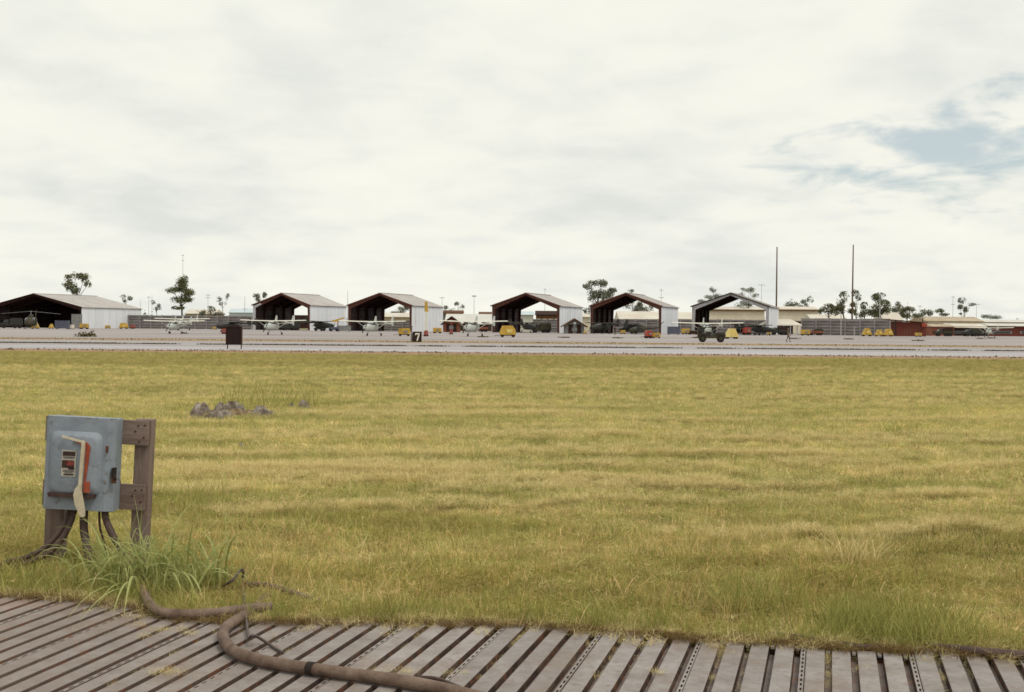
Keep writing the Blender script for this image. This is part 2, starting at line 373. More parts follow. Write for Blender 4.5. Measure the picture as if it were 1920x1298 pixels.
# edge of the steel matting, as the photograph shows it
EDGE = [(-140, 1112), (38, 1117), (160, 1128), (260, 1142), (330, 1160), (520, 1166), (760, 1170), (920, 1170), (1060, 1178), (1200, 1188), (1330, 1200), (1480, 1207), (1620, 1216), (1760, 1222), (1900, 1227), (2080, 1236)]
EW = [gnd(p[0], p[1], .046) for p in EDGE]; EX = [p.x for p in EW]; EY = [p.y for p in EW]
def edgeY(x): return np.interp(x, EX, EY)
fm = MB(); xs = np.concatenate([[-400, -60, -12], np.linspace(-7, 7, 90), [12, 60, 400]]); n = len(xs)
fv = [(x, float(edgeY(x)) + random.uniform(-.04, .05) + .02, .008) for x in xs] + [(x, 71.5 + random.uniform(-.5, .5), .008) for x in xs]
fm.add(fv, [(i, i + 1, n + i + 1, n + i) for i in range(n - 1)]); tag(fm.build('grass_field', 'field'), kind='structure')
sheet('dirt_shoulder', -500, 500, 68.9, 77.5, .012, 'dirt', wob=.4, n=300)
sheet('road', -600, 600, 76.8, 93.5, .016, 'road')
sheet('dirt_verge', -600, 600, 93.0, 101, .020, 'taxi')
sheet('taxiway', -600, 600, 99.5, 116, .024, 'taxi')
sheet('dry_grass_strip', -600, 600, 115.5, 131, .028, 'tanstrip', wob=.8, n=260)
sheet('apron', -700, 700, 130, 352, .032, 'apron')

# low weeds that line the joint between road and taxiway, and weeds growing out of the apron joints
def scatter_quads(pts, size, tilt=.5, name='leaf', mat='tuft', parent=None, tall=1.6):
    n = len(pts); P = np.asarray(pts, float)
    sz = rng.uniform(.6, 1.3, n)[:, None] * np.asarray(size)
    az = rng.uniform(0, 2 * PI, n); tz = rng.normal(0, tilt, n)
    ux = np.stack([np.cos(az), np.sin(az), np.zeros(n)], 1)
    nrm = np.stack([-np.sin(az), np.cos(az), np.zeros(n)], 1)
    uz = np.stack([np.zeros(n), np.zeros(n), np.ones(n)], 1) * np.cos(tz)[:, None] + nrm * np.sin(tz)[:, None]
    ux = ux * sz * .5; uz = uz * sz * .5 * tall
    V = np.stack([P - ux * .6 - uz, P + ux - uz * .3, P + ux * .5 + uz, P - ux + uz * .4], 1).reshape(-1, 3)
    me = bpy.data.meshes.new(name); me.vertices.add(4 * n); me.vertices.foreach_set('co', V.ravel())
    me.loops.add(4 * n); me.polygons.add(n); me.loops.foreach_set('vertex_index', np.arange(4 * n))
    me.polygons.foreach_set('loop_start', np.arange(n) * 4); me.polygons.foreach_set('loop_total', np.full(n, 4))
    me.materials.append(M[mat]); a = me.attributes.new('tint', 'FLOAT', 'POINT'); a.data.foreach_set('value', np.repeat(rng.random(n), 4))
    me.update(); me.validate()
    o = bpy.data.objects.new(name, me); COL.objects.link(o)
    if parent: o.parent = parent
    return o
pts = []
for i in range(26000):
    x = random.uniform(-95, 95)
    if math.sin(x * 1.55 + 2 * math.sin(x * .13)) + .8 * math.sin(x * .31) < random.uniform(-1.6, .4): continue
    pts.append((x, 97.2 + random.gauss(0, .33) + .35 * math.sin(x * .07), random.uniform(.02, .05)))
tag(scatter_quads(pts, .10, .8, 'verge_weeds', 'tuft'), 'low dark weeds in a line between the road and the taxiway', 'weeds', kind='stuff')
pts = []
for i in range(3000):
    x = random.uniform(-80, 80)
    if random.random() < .8: pts.append((x, 74 + random.gauss(0, 1.3), random.uniform(.02, .08)))
for i in range(5000): pts.append((random.uniform(-80, 80), random.gauss(122, 3), random.uniform(.03, .05)))
tag(scatter_quads(pts, .07, .8, 'shoulder_weeds', 'tuft'), 'sparse low weeds on the bare shoulder beside the road', 'weeds', kind='stuff')
for i, (px, py, w) in enumerate([(162, 632, .9), (1058, 634, .7), (1158, 635, .6), (1490, 636, .8), (1592, 637, .7), (1722, 640, .9), (1838, 636, .6), (1858, 635, .6), (1303, 634, .6), (905, 633, .7), (345, 626, .5)]):
    c = gnd(px, py); k = 90
    pts = [(c.x + random.gauss(0, w * .55), c.y + random.gauss(0, w * .5), .04 + abs(random.gauss(0, .05 if i else .22))) for _ in range(k if i else 260)]
    o = scatter_quads(pts, .16, .8, 'weed_patch', 'tuft')
    where = ['tan weedy mound left of the apron in front of the big hangar', 'low weed patch on the apron before the small gabled hut', 'low weed patch on the apron before the dark helicopter', 'low weed patch just right of the walking man', 'weed patch on the apron before the striped revetment wall', 'weed patch on the dry strip below the red shed', 'weed patch left of the rightmost plane', 'weed patch under the rightmost plane', 'low weed patch just left of the jeep', 'low weed patch below the grey plane before the red hut', 'low weed patch below the two parked planes at left'][i]
    tag(o, where, kind='stuff')

# ------------------------------------------------------------------ hangars
ROW = math.radians(18)
def row_depth(px, D0=301.0): return D0 / (1 + math.tan(ROW) * (px - 960) / F)
def hangar(pxl, pxr, label, frame_mat='rust_steel', W=None, eave=6.5, peak=9.5, depthm=21.5, D0=301, back=False, group='open-ended steel hangars in a row', front_mat=None, nframes=5):
    ul, ur = (pxl - CX) / F, (pxr - CX) / F
    dl = row_depth(pxl, D0)
    if W is None: W = dl * (ur - ul) / (math.cos(ROW) + math.sin(ROW) * ur)
    p = Vector((ul * dl + 0.0084 * 0, dl, .034))
    root = empty('hangar', p, -ROW)           # local x runs along the front, local y into the depth
    tag(root, label, 'hangar', group)
    t = .12
    MB().box((t / 2, depthm / 2, eave / 2), (t, depthm, eave)).build('wall', ['white_sheet'], root) if False else None
    for side, x in (('l', 0), ('r', W - t)):
        w = MB(); w.box((x + t / 2 + (-.04 if side == 'l' else .04), depthm / 2, eave / 2), (t - .04, depthm, eave), mi=0)
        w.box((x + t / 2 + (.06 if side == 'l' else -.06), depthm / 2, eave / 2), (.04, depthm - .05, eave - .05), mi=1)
        # sheet seams: proud vertical lap battens
        for k in range(1, 9):
            w.box((x + t / 2 + (-.12 if side == 'l' else .12), depthm * k / 9, eave / 2), (.03, .06, eave * .98), mi=0)
        w.build('wall', ['white_sheet', 'inner_sheet'], root)
    rf = MB(); ov = .35
    sl = (peak - eave) / (W / 2)
    for s in (0, 1):
        X = (lambda q: q) if s == 0 else (lambda q: W - q)
        prof = [(X(-ov), eave - ov * sl + .1), (X(W / 2), peak + .1), (X(W / 2), peak + .2), (X(-ov), eave - ov * sl + .2)]
        rf.prism(prof, 'y', -.3, depthm + .3, 0)
        prof = [(X(-ov + .05), eave - ov * sl + .04), (X(W / 2), peak + .04), (X(W / 2), peak + .096), (X(-ov + .05), eave - ov * sl + .096)]
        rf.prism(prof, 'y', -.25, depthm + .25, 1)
        for k in range(1, 12):
            y = depthm * k / 12
            rf.prism([(X(-ov), eave - ov * sl + .2), (X(W / 2), peak + .2), (X(W / 2), peak + .24), (X(-ov), eave - ov * sl + .24)], 'y', y - .04, y + .04, 0)
    rf.build('roof', ['roof_sheet', 'rust_shaded'], root)
    MB().box((W / 2, depthm / 2, peak + .27), (.5, depthm + .6, .08)).build('ridge_cap', 'roof_sheet', root)
    for k in range(nframes):
        y = depthm * k / (nframes - 1); y = min(max(y, .15), depthm - .15)
        fr = MB(); d0, d1, dk = .34, .34, .70          # post foot, rafter tip, knee depth
        a = .18
        outer = [(a, 0), (a, eave - .02), (W / 2, peak - .03), (W - a, eave - .02), (W - a, 0)]
        inner = [(W - a - d0, 0), (W - a - dk * .75, eave - dk), (W / 2, peak - d1), (a + dk * .75, eave - dk), (a + d0, 0)]
        # split in four convex pieces
        for poly in ([outer[0], outer[1], inner[3], inner[4]], [outer[1], outer[2], inner[2], inner[3]], [outer[2], outer[3], inner[1], inner[2]], [outer[3], outer[4], inner[0], inner[1]]):
            fr.prism(poly, 'y', y - .04, y + .04)
        # flanges
        for A, B in ((outer[0], outer[1]), (outer[1], outer[2]), (outer[2], outer[3]), (outer[3], outer[4]), (inner[0], inner[1]), (inner[1], inner[2]), (inner[2], inner[3]), (inner[3], inner[4])):
            fr.bar((A[0], y, A[1]), (B[0], y, B[1]), .05, .34, up=(0, 1, 0))
        mm = (front_mat or frame_mat) if k == 0 else (frame_mat if k == nframes - 1 and not back else 'rust_shaded')
        if back: mm = 'rust_shaded'
        fr.build('portal_frame', mm, root)
    pu = MB()
    for s in (0, 1):
        for k in range(7):
            q = W / 2 * (k + .5) / 7; x = q if s == 0 else W - q
            pu.box((x, depthm / 2, eave + sl * q - .09), (.08, depthm - .4, .16))
    for k in range(3):
        for x in (.16, W - .16): pu.box((x, depthm / 2, 1.6 + k * 1.9), (.07, depthm - .4, .14))
    pu.build('purlins', 'rust_shaded', root)
    # fascia along the front edge
    fa = MB()
    for s in (0, 1):
        X = (lambda q: q) if s == 0 else (lambda q: W - q)
        fa.prism([(X(-ov), eave - ov * sl - .04), (X(W / 2), peak - .04), (X(W / 2), peak + .26), (X(-ov), eave - ov * sl + .26)], 'y', -.36, -.31)
    fa.build('fascia', 'rust_shaded' if back else frame_mat, root)
    if back:
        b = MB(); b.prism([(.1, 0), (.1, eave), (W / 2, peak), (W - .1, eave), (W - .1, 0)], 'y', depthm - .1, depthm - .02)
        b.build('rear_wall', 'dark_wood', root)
    return root, W
hangars = {}
hangars[2] = hangar(474, 581, 'open hangar with pale left post, nearest the big closed hangar', frame_mat='rust_steel')
hangars[3] = hangar(652, 772, 'open brown framed hangar just right of the hangar with the pale post')
hangars[5] = hangar(922, 1049, 'open brown framed hangar between the red gabled hut and the grey gabled hut')
hangars[6] = hangar(1106, 1240, 'open brown framed hangar in front of the tall leafy tree')
hangars[7] = hangar(1297, 1441, 'open hangar with a pale grey front frame, rightmost of the row', frame_mat='olive', front_mat='pale_steel')
hangars[1] = hangar(-24, 153, 'big closed hangar with dark interior and grey roof at the left edge', eave=5.6, peak=9.2, depthm=27, D0=294, back=True, group='hangar with closed rear wall', nframes=4)
# hangar 2: pale front left post and knee
for i in (2,):
    r, W = hangars[i]
    p = MB(); p.box((.42, -.02, 2.9), (.62, .3, 5.8)); p.prism([(.12, 5.8), (.75, 5.8), (2.6, 6.75), (2.2, 7.05), (.12, 6.3)], 'y', -.17, .12); p.build('front_post', 'pale_steel', r)
    tag(bpy.data.objects[p and 'front_post'], 'pale grey painted front post')

def hx(px, D0=301.0, dz=0): pass

# ------------------------------------------------------------------ revetment walls behind and between the hangars
def revetment(px0, px1, y_top, Y0, Y1, label, bay=3.4, zt=None):
    a = at(px0, 600, Y0); b = at(px1, 600, Y1); a.z = b.z = .034
    zt = zt or at((px0 + px1) / 2, y_top, (Y0 + Y1) / 2).z
    d = (b - a); Ln = d.length; ang = math.atan2(d.y, d.x)
    root = empty('revetment_wall', a, ang); tag(root, label, 'revetment wall', 'grey steel revetment walls')
    nb = max(1, round(Ln / bay)); bw = Ln / nb
    prof = []; z = 0.0; k = 0
    while z < zt - .01:
        prof.append((0.0 if k % 2 == 0 else -.22, z)); prof.append((0.0 if k % 2 == 0 else -.22, min(z + .30, zt))); z += .38; k += 1
    prof.append((prof[-1][0], zt)); 
    seen = MB(); n = len(prof)
    vs = [(0, p[0], p[1]) for p in prof] + [(bw - .3, p[0], p[1]) for p in prof]
    fs = [(i, n + i, n + i + 1, i + 1) for i in range(n - 1)]
    seen.add(vs, fs); seen.box(((bw - .3) / 2, .9, zt / 2), (bw - .32, 1.7, zt - .02))
    first = None
    for i in range(nb):
        if first is None: first = seen.build('wall_panel', 'revet', root, loc=(.15, 0, 0))
        else:
            c = first.copy(); COL.objects.link(c); c.parent = root; c.location = (i * bw + .15, 0, random.uniform(-.05, .05))
    fp = MB().box((0, -.16, zt / 2 + .05), (.28, .3, zt + .1)).build('post', 'revet_post', root)
    for i in range(1, nb + 1):
        c = fp.copy(); COL.objects.link(c); c.parent = root; c.location = (i * bw, 0, 0)
    return root
revetment(222, 472, 592, 352, 344, 'long grey revetment wall between the big closed hangar and the hangar with the pale post')
revetment(655, 775, 601, 362, 358, 'grey revetment wall seen through the hangar left of the striped post')
revetment(1000, 1050, 599, 352, 350, 'grey revetment wall seen through the hangar beside the grey gabled hut')
revetment(1150, 1298, 599, 345, 338, 'grey revetment wall behind the hangar with the tall leafy tree')
revetment(1320, 1446, 600, 330, 326, 'grey revetment wall seen through the rightmost hangar')
revetment(1503, 1668, 598, 306, 300, 'long striped revetment wall right of the cream roofed shed')

# ------------------------------------------------------------------ buildings behind
def building(px0, px1, y_ridge, y_eave, Y, label, wall='cream_wall', roof='cream_roof', dep=12, windows=0, fascia=None, win=(.25, .5), name='building', win_mat='brown_wood', z_ov=0.6, group=None, cat='building'):
    a = at(px0, y_eave, Y); b = at(px1, y_eave, Y); W = b.x - a.x; ze = (a.z + b.z) / 2; zr = at((px0 + px1) / 2, y_ridge, Y + dep / 2).z
    root = empty(name, (a.x, Y, 0)); tag(root, label, cat, group)
    MB().box((W / 2, dep / 2, ze / 2), (W - z_ov, dep - z_ov, ze)).build('wall', wall, root)
    rf = MB(); rf.prism([(-.3, ze - .02), (dep / 2, zr), (dep + .3, ze - .02), (dep + .3, ze - .15), (-.3, ze - .15)], 'x', 0, W); rf.build('roof', roof, root)
    if fascia: MB().box((W / 2, -.34, ze - .33), (W, .06, .42)).build('fascia', fascia, root)
    for i in range(windows):
        w = W / windows; x = w * (i + .5); h = ze * win[1] - ze * win[0]
        f = MB().box((x, z_ov / 2 - .05, ze * (win[0] + win[1]) / 2), (w * .72, .08, h)).build('window', win_mat, root)
        MB().box((x, z_ov / 2 - .11, ze * (win[0] + win[1]) / 2), (w * .60, .04, h * .7)).build('pane', 'glass', f)
    return root
building(345, 402, 580, 588, 410, 'low cream roofed building behind the left revetment wall and tall tree', wall='tan_roof', dep=14, windows=4)
building(428, 480, 579, 586, 470, 'pale blue shed beyond the left revetment wall', wall='blue_shed', roof='blue_shed', dep=10)
building(716, 775, 587, 594, 395, 'cream roofed building seen through the hangar left of the striped post', dep=16, wall='tan_roof', windows=3)
building(826, 868, 582, 586, 402, 'flat grey building with brown eave behind the red gabled hut', wall='grey_paint', roof='brown_wood', dep=10, fascia='brown_wood')
building(833, 924, 589, 607, 372, 'long pale roofed building behind the red gabled hut', wall='brown_wood', roof='pale_roof', dep=22, windows=5, win=(.1, .75))
building(897, 932, 585, 589, 410, 'brown topped building beyond the long pale roof', wall='pale_roof', roof='brown_wood', dep=8)
building(974, 1002, 584, 590, 380, 'pale low building framed by the hangar beside the grey gabled hut', wall='pale_roof', roof='blue_shed', dep=8)
building(1004, 1050, 583, 590, 400, 'brown and cream storeyed building framed by the hangar beside the grey gabled hut', wall='brown_wood', roof='dark_wood', dep=9, windows=4, win=(.45, .75), win_mat='cream_wall')
building(1090, 1108, 588, 594, 380, 'narrow cream building between two open hangars under the tall leafy tree', dep=8)
building(1160, 1240, 584, 599, 365, 'broad white roofed building seen through the hangar by the tall leafy tree', roof='cream_roof', dep=16, wall='grey_paint', windows=4)
building(1266, 1302, 585, 598, 362, 'cream roofed building right of the hangar by the tall leafy tree', roof='cream_roof', dep=14)
building(1318, 1436, 575, 580, 392, 'long cream building with brown eave seen through the rightmost hangar', fascia='brown_wood', dep=14, windows=5, win=(.30, .42))
building(1458, 1537, 575, 580, 385, 'cream building with brown eave behind the tall left mast', fascia='brown_wood', dep=14, windows=3, win=(.35, .52))
building(1520, 1590, 590, 599, 362, 'low cream roofed wing right of the tall left mast', dep=10)
building(1656, 1694, 586, 600, 345, 'small white roofed hut behind the red shed', wall='pale_roof', dep=10)
building(1735, 1845, 594, 602, 372, 'long tan roofed building at the right behind the red shed', roof='tan_roof', wall='cream_wall', dep=16, windows=8, win=(.52, .80), win_mat='grey_paint')
building(1842, 1990, 600, 604, 375, 'low grey building at the right edge of the picture', roof='pale_roof', wall='cream_wall', dep=12, windows=5, win=(.40, .75), win_mat='grey_paint')
building(1746, 1792, 608, 612, 312, 'low brown building right of the red shed', roof='tan_roof', wall='red_shed2', dep=9, windows=2)
building(1780, 1850, 607, 611, 322, 'dark fronted shelter with pale roof edge at the right', roof='cream_roof', wall='dark_wood', dep=9, fascia='cream_wall', windows=2, win_mat='grey_paint')
building(1852, 1960, 607, 611, 322, 'brown fronted shelter behind the rightmost plane', roof='pale_roof', wall='red_shed', dep=9, windows=2, win_mat='grey_paint')

def gable_hut(px0, px1, y_peak, y_eave, Y, label, front, roof, doors=2, dep=7, trim='brown_wood'):
    a = at(px0, y_eave, Y); b = at(px1, y_eave, Y); W = b.x - a.x; ze = a.z; zp = at((px0 + px1) / 2, y_peak, Y).z
    root = empty('gabled_hut', (a.x, Y, .03)); tag(root, label, 'hut', 'small gabled huts between the hangars')
    i = W * .13
    w = MB(); w.prism([(i, 0), (W - i, 0), (W - i, ze + (zp - ze) * .26 - .12), (W / 2, zp - .25), (i, ze + (zp - ze) * .26 - .12)], 'y', .5, dep); w.build('wall', front, root)
    r = MB()
    for s in (0, 1):
        X = (lambda q: q) if s == 0 else (lambda q: W - q)
        r.prism([(X(0), ze - .1), (X(W / 2), zp - .1), (X(W / 2), zp + .08), (X(0), ze + .08)], 'y', -.4, dep + .3)
    r.build('roof', roof, root)
    for s in (0, 1):
        x = i + (W - 2 * i) * (.3 if s == 0 else .72)
        d = MB().box((x, .44, 1.05), (W * .17, .1, 2.1)).build('door', 'dark_wood', root)
        MB().box((x + W * .05, .37, 1.0), (.1, .05, .05)).build('handle', 'pole_grey', d)
    MB().box((W * .5, .42, ze * .62), (W * .2, .12, .8)).build('window', 'grey_paint', root)
    MB().box((W / 2, -.3, (ze + zp) / 2 - .1), (.5, .06, .4)).build('gable_vent', 'pale_steel', root)
    return root
gable_hut(826, 866, 594, 609, 296, 'small hut with reddish gable and dark roof right of the striped post', 'red_shed2', 'dark_wood')
gable_hut(1053, 1102, 598, 613, 278, 'small grey fronted hut with dark gable roof between two open hangars', 'grey_paint', 'brown_wood')

# cream roofed open shed (x 1438..1505)
a = gnd(1440, 627); Y = 300
p0 = at(1436, 609, Y); p1 = at(1503, 609, Y); W = p1.x - p0.x; ze = p0.z; zr = at(1468, 599, Y + 4).z
r = empty('shed', (p0.x, Y, .034)); tag(r, 'open shed with broad cream hipped roof and dark interior behind the walking man', 'shed')
m = MB(); i = W * .2; m.add([(0, -.6, ze), (W, -.6, ze), (W, 8.6, ze), (0, 8.6, ze), (i, 4, zr), (W - i, 4, zr), (0, -.6, ze - .25), (W, -.6, ze - .25), (W, 8.6, ze - .25), (0, 8.6, ze - .25)],
    [(0, 1, 5, 4), (1, 2, 5), (2, 3, 4, 5), (3, 0, 4), (6, 9, 8, 7), (0, 6, 7, 1), (1, 7, 8, 2), (2, 8, 9, 3), (3, 9, 6, 0)]); m.build('roof', 'cream_roof', r)
MB().box((W / 2, 7.9, ze / 2), (W - .6, .2, ze - .3)).build('rear_wall', 'dark_wood', r)
MB().box((W * .46, 1.8, ze * .42), (W * .46, .2, ze * .75)).build('front_panel', 'dark_wood', r)
pp = None
for k in range(5):
    m = MB().box((0, 0, ze / 2), (.22, .22, ze - .2)) if pp is None else None
    o = m.build('post', 'pale_steel', r) if m else pp.copy()
    if m: pp = o
    else: COL.objects.link(o)
    o.location = (W * (.12 + .19 * k), 0, 0)

# red lean-to shed (x 1675..1740)
Y = depth(1700, 629.5); Y = 285
p0 = at(1676, 601, Y); p1 = at(1739, 606, Y); W = p1.x - p0.x; z0 = p0.z; z1 = p1.z
r = empty('red_shed', (p0.x, Y, .034)); tag(r, 'red brown lean-to shed with sloping roof at the right of the apron', 'shed')
MB().prism([(W * .1, 0), (W * .98, 0), (W * .98, z1 - .1), (W * .1, z0 - .25)], 'y', .4, 5).build('wall', 'red_shed', r)
MB().prism([(-W * .14, z0 + .1), (W, z1), (W, z1 + .14), (-W * .14, z0 + .24)], 'y', -.3, 5.4).build('roof', 'brown_wood', r)
for k in range(9):
    MB().box((W * (.14 + .09 * k), .36, (z1 - .4) / 2), (.06, .08, z1 - .5)).build('batten', 'red_shed2', r)
MB().box((W * .9, -.25, z1 - .5), (1.2, .12, .8)).build('red_sign', 'red', r)
MB().box((W * .05, -.1, z0 / 2), (.22, .22, z0)).build('post', 'dark_wood', r)

# ------------------------------------------------------------------ masts and poles
def pole(px, y_top, Y, label, r=.16, mat='pole', cross=None, lean=0.0, lamp=False, group='thin poles behind the hangars', cat='pole', name='utility_pole'):
    top = at(px, y_top, Y); root = empty(name, (top.x - lean, Y, 0)); tag(root, label, cat, group); z = top.z
    MB().tube([(0, 0, 0), (lean, 0, z)], [r, r * .55], 6).build('shaft', mat, root)
    if cross:
        for w, zz in cross: MB().box((lean, 0, z - zz), (w, .14, .16)).build('crossarm', mat, root)
    if lamp: MB().box((lean, 0, z + .1), (1.6, .5, .3)).build('lamp', 'grey_paint', root)
    return root
mast = pole(1457, 463, 345, 'tall bare brown mast behind the cream roofed shed', .28, 'pole', group='two tall wooden masts', cat='mast', name='mast')
MB().box((0, 0, 5.5), (.8, .5, 3.2)).build('base_box', 'dark_wood', mast)
pole(1600, 459, 345, 'tall bare brown mast rising among the dark trees at the right', .28, 'pole', lean=.1, group='two tall wooden masts', cat='mast', name='mast')
PD = [(343, 478, 'thin mast above the tall dark tree left of centre', [(.9, .2), (.8, 2.0)], 0, 430), (263, 562, 'faint pole nearest the big closed hangar', None, 0, 430), (279, 556, 'faint pole left of the tall dark tree', [(1.2, .3)], 0, 430),
      (285, 553, 'faint pole just left of the bare little tree', None, 0, 440), (390, 551, 'pole with crossarms right of the tall dark tree', [(1.6, .5), (1.6, 1.4)], 0, 420), (459, 556, 'thin pole with crossarm left of the hangar with the pale post', [(1.4, 4.2)], 0, 410),
      (652, 545, 'thin pole in the gap between the first two open hangars', None, 0, 400), (829, 557, 'thin pole behind the long pale roofed building, left of the lamp pole', [(1.8, .3)], 0, 420),
      (889, 556, 'lamp pole behind the long pale roofed building', None, 1, 420), (1022, 541, 'thin pole above the roof of the middle hangar', [(.8, .3), (1.0, 2.4)], 0, 420), (1240, 541, 'pole with crossarms at the right end of the hangar by the tall leafy tree', [(1.8, 3.0), (1.4, .6)], 0, 400),
      (1428, 533, 'pale pole with crossarm just left of the tall left mast', [(2.2, .3)], 0, 420), (1484, 560, 'faint pole behind the cream building with brown eave', [(1.2, .3)], 0, 420), (1650, 550, 'pale grey pole in front of the big bushy tree at the right', None, 0, 330),
      (1702, 566, 'faint pole behind the red shed', None, 0, 410), (1725, 572, 'pole left of the tan roofed building', [(1.4, .4)], 0, 410), (1787, 555, 'faint tall pole above the tan roofed building', [(1.2, .4), (1.2, 3)], 0, 430), (1831, 570, 'thin pole with arm near the right edge', [(2.4, .2)], 0, 420),
      (1577, 588, 'short pale post in front of the striped revetment wall, left one', None, 0, 298), (1602, 612, 'short pale post in front of the striped revetment wall, right one', None, 0, 292)]
for px, yt, lb, cr_, lamp, Y in PD: pole(px, yt, Y, lb, .10 if Y > 350 else .16, 'pole_grey', cr_, lamp=bool(lamp))

# ------------------------------------------------------------------ trees
def tree(px, Y, blobs, label, leaf='leaf', dens=1.0, size=.62, trunk=.28, lean=0, group='trees beyond the hangars', base_px=None):
    b = at(base_px or px, hor(px) + 8, Y); root = empty('tree', (b.x, Y, 0)); tag(root, label, 'tree', group)
    pts = []; cs = []
    for (bx, by, rx, rz) in blobs:
        c = at(bx, by, Y); c = Vector((c.x - b.x, 0, c.z)); rX = rx * Y / F; rZ = rz * Y / F; cs.append((c, rX, rZ))
        nn = int(max(30, 62 * dens * rX * rZ / (size * size) * 1.35))
        sub = [(random.gauss(0, .5), random.gauss(0, .5), random.gauss(0, .5)) for _ in range(max(4, int(rX * rZ * 1.6)))]
        for _ in range(nn):
            s = random.choice(sub); q = Vector([s[i] + random.gauss(0, .33) for i in range(3)])
            if q.length > 1.15: continue
            pts.append((c.x + q.x * rX, q.y * rX, c.z + q.z * rZ))
    tk = MB(); zt = max(c.z for c, _, _ in cs); zl = min(c.z - rz for c, _, rz in cs)
    main = sum((c for c, _, _ in cs), Vector()) / len(cs)
    tk.tube([(0, 0, 0), (main.x * .25 + .2, .1, zl * .6), (main.x * .6, 0, max(zl, main.z * .75)), (main.x, 0, main.z)], [trunk, trunk * .85, trunk * .65, trunk * .35], 7)
    for c, rX, rZ in cs:
        s = Vector((main.x * .5, 0, max(zl * .9, main.z * .62)))
        mid = (s + c) / 2 + Vector((random.uniform(-.4, .4), random.uniform(-.4, .4), -.3))
        tk.tube([s, mid, c], [trunk * .45, trunk * .3, trunk * .12], 5)
        for _ in range(3):
            e = c + Vector((random.uniform(-1, 1) * rX * .8, random.uniform(-1, 1) * rX * .6, random.uniform(-.3, .9) * rZ)); tk.tube([c * .6 + mid * .4, e], [trunk * .16, trunk * .06], 4)
    tk.build('trunk', 'bark', root)
    o = scatter_quads(pts, size * .60, 1.0, 'crown', leaf, root, 1.0)
    return root
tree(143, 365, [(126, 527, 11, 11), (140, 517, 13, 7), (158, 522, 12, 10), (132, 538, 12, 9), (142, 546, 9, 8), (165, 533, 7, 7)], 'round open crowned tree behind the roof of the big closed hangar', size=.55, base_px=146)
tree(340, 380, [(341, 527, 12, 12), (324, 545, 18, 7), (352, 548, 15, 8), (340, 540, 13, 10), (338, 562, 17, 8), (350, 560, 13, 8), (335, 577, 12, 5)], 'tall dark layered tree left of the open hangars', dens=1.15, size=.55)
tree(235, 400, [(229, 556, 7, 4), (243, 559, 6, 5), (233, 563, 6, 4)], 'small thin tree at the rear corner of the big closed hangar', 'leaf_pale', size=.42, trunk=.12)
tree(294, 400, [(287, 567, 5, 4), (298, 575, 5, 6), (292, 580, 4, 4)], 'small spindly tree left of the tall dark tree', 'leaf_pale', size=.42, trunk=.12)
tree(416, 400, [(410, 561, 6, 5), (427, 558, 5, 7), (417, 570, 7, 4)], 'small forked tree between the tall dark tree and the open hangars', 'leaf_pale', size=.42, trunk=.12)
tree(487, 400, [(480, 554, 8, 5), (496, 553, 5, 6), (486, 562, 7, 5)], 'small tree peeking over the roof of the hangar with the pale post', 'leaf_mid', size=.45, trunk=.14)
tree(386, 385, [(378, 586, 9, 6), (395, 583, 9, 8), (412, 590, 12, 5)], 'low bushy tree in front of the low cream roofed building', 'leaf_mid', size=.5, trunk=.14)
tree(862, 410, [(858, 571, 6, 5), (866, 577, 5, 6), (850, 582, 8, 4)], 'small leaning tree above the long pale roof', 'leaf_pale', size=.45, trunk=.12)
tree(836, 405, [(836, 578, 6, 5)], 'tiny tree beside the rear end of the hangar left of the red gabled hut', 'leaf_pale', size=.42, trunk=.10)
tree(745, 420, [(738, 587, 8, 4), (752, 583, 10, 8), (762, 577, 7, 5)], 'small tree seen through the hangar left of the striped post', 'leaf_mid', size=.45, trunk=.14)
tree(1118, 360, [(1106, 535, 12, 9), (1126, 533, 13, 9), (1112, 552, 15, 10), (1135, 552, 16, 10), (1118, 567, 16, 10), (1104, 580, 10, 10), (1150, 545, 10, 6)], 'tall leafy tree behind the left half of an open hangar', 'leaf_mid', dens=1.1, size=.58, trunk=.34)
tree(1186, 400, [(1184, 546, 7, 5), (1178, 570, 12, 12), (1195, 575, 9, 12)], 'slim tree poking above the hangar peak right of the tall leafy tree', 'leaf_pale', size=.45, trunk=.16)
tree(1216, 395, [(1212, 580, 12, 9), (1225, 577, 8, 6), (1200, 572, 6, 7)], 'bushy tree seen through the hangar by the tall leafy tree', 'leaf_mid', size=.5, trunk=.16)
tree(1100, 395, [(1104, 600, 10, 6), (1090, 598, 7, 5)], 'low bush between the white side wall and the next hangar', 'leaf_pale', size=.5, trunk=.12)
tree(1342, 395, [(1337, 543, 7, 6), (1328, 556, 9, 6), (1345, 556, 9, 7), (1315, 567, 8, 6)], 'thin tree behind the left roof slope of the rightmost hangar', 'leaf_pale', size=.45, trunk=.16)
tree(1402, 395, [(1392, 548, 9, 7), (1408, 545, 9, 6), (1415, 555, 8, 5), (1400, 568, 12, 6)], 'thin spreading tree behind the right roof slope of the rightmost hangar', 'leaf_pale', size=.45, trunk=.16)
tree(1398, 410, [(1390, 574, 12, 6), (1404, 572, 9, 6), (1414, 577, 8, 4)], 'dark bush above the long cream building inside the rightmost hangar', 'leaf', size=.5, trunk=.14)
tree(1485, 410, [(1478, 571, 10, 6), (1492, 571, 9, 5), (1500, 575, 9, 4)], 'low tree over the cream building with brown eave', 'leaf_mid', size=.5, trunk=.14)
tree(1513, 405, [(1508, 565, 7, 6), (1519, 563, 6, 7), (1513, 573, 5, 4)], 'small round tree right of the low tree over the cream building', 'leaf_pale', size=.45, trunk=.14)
tree(1555, 350, [(1552, 578, 13, 8), (1562, 584, 14, 8), (1542, 585, 8, 6)], 'dark round bushy tree left of the tall right mast', 'leaf', size=.55, trunk=.2)
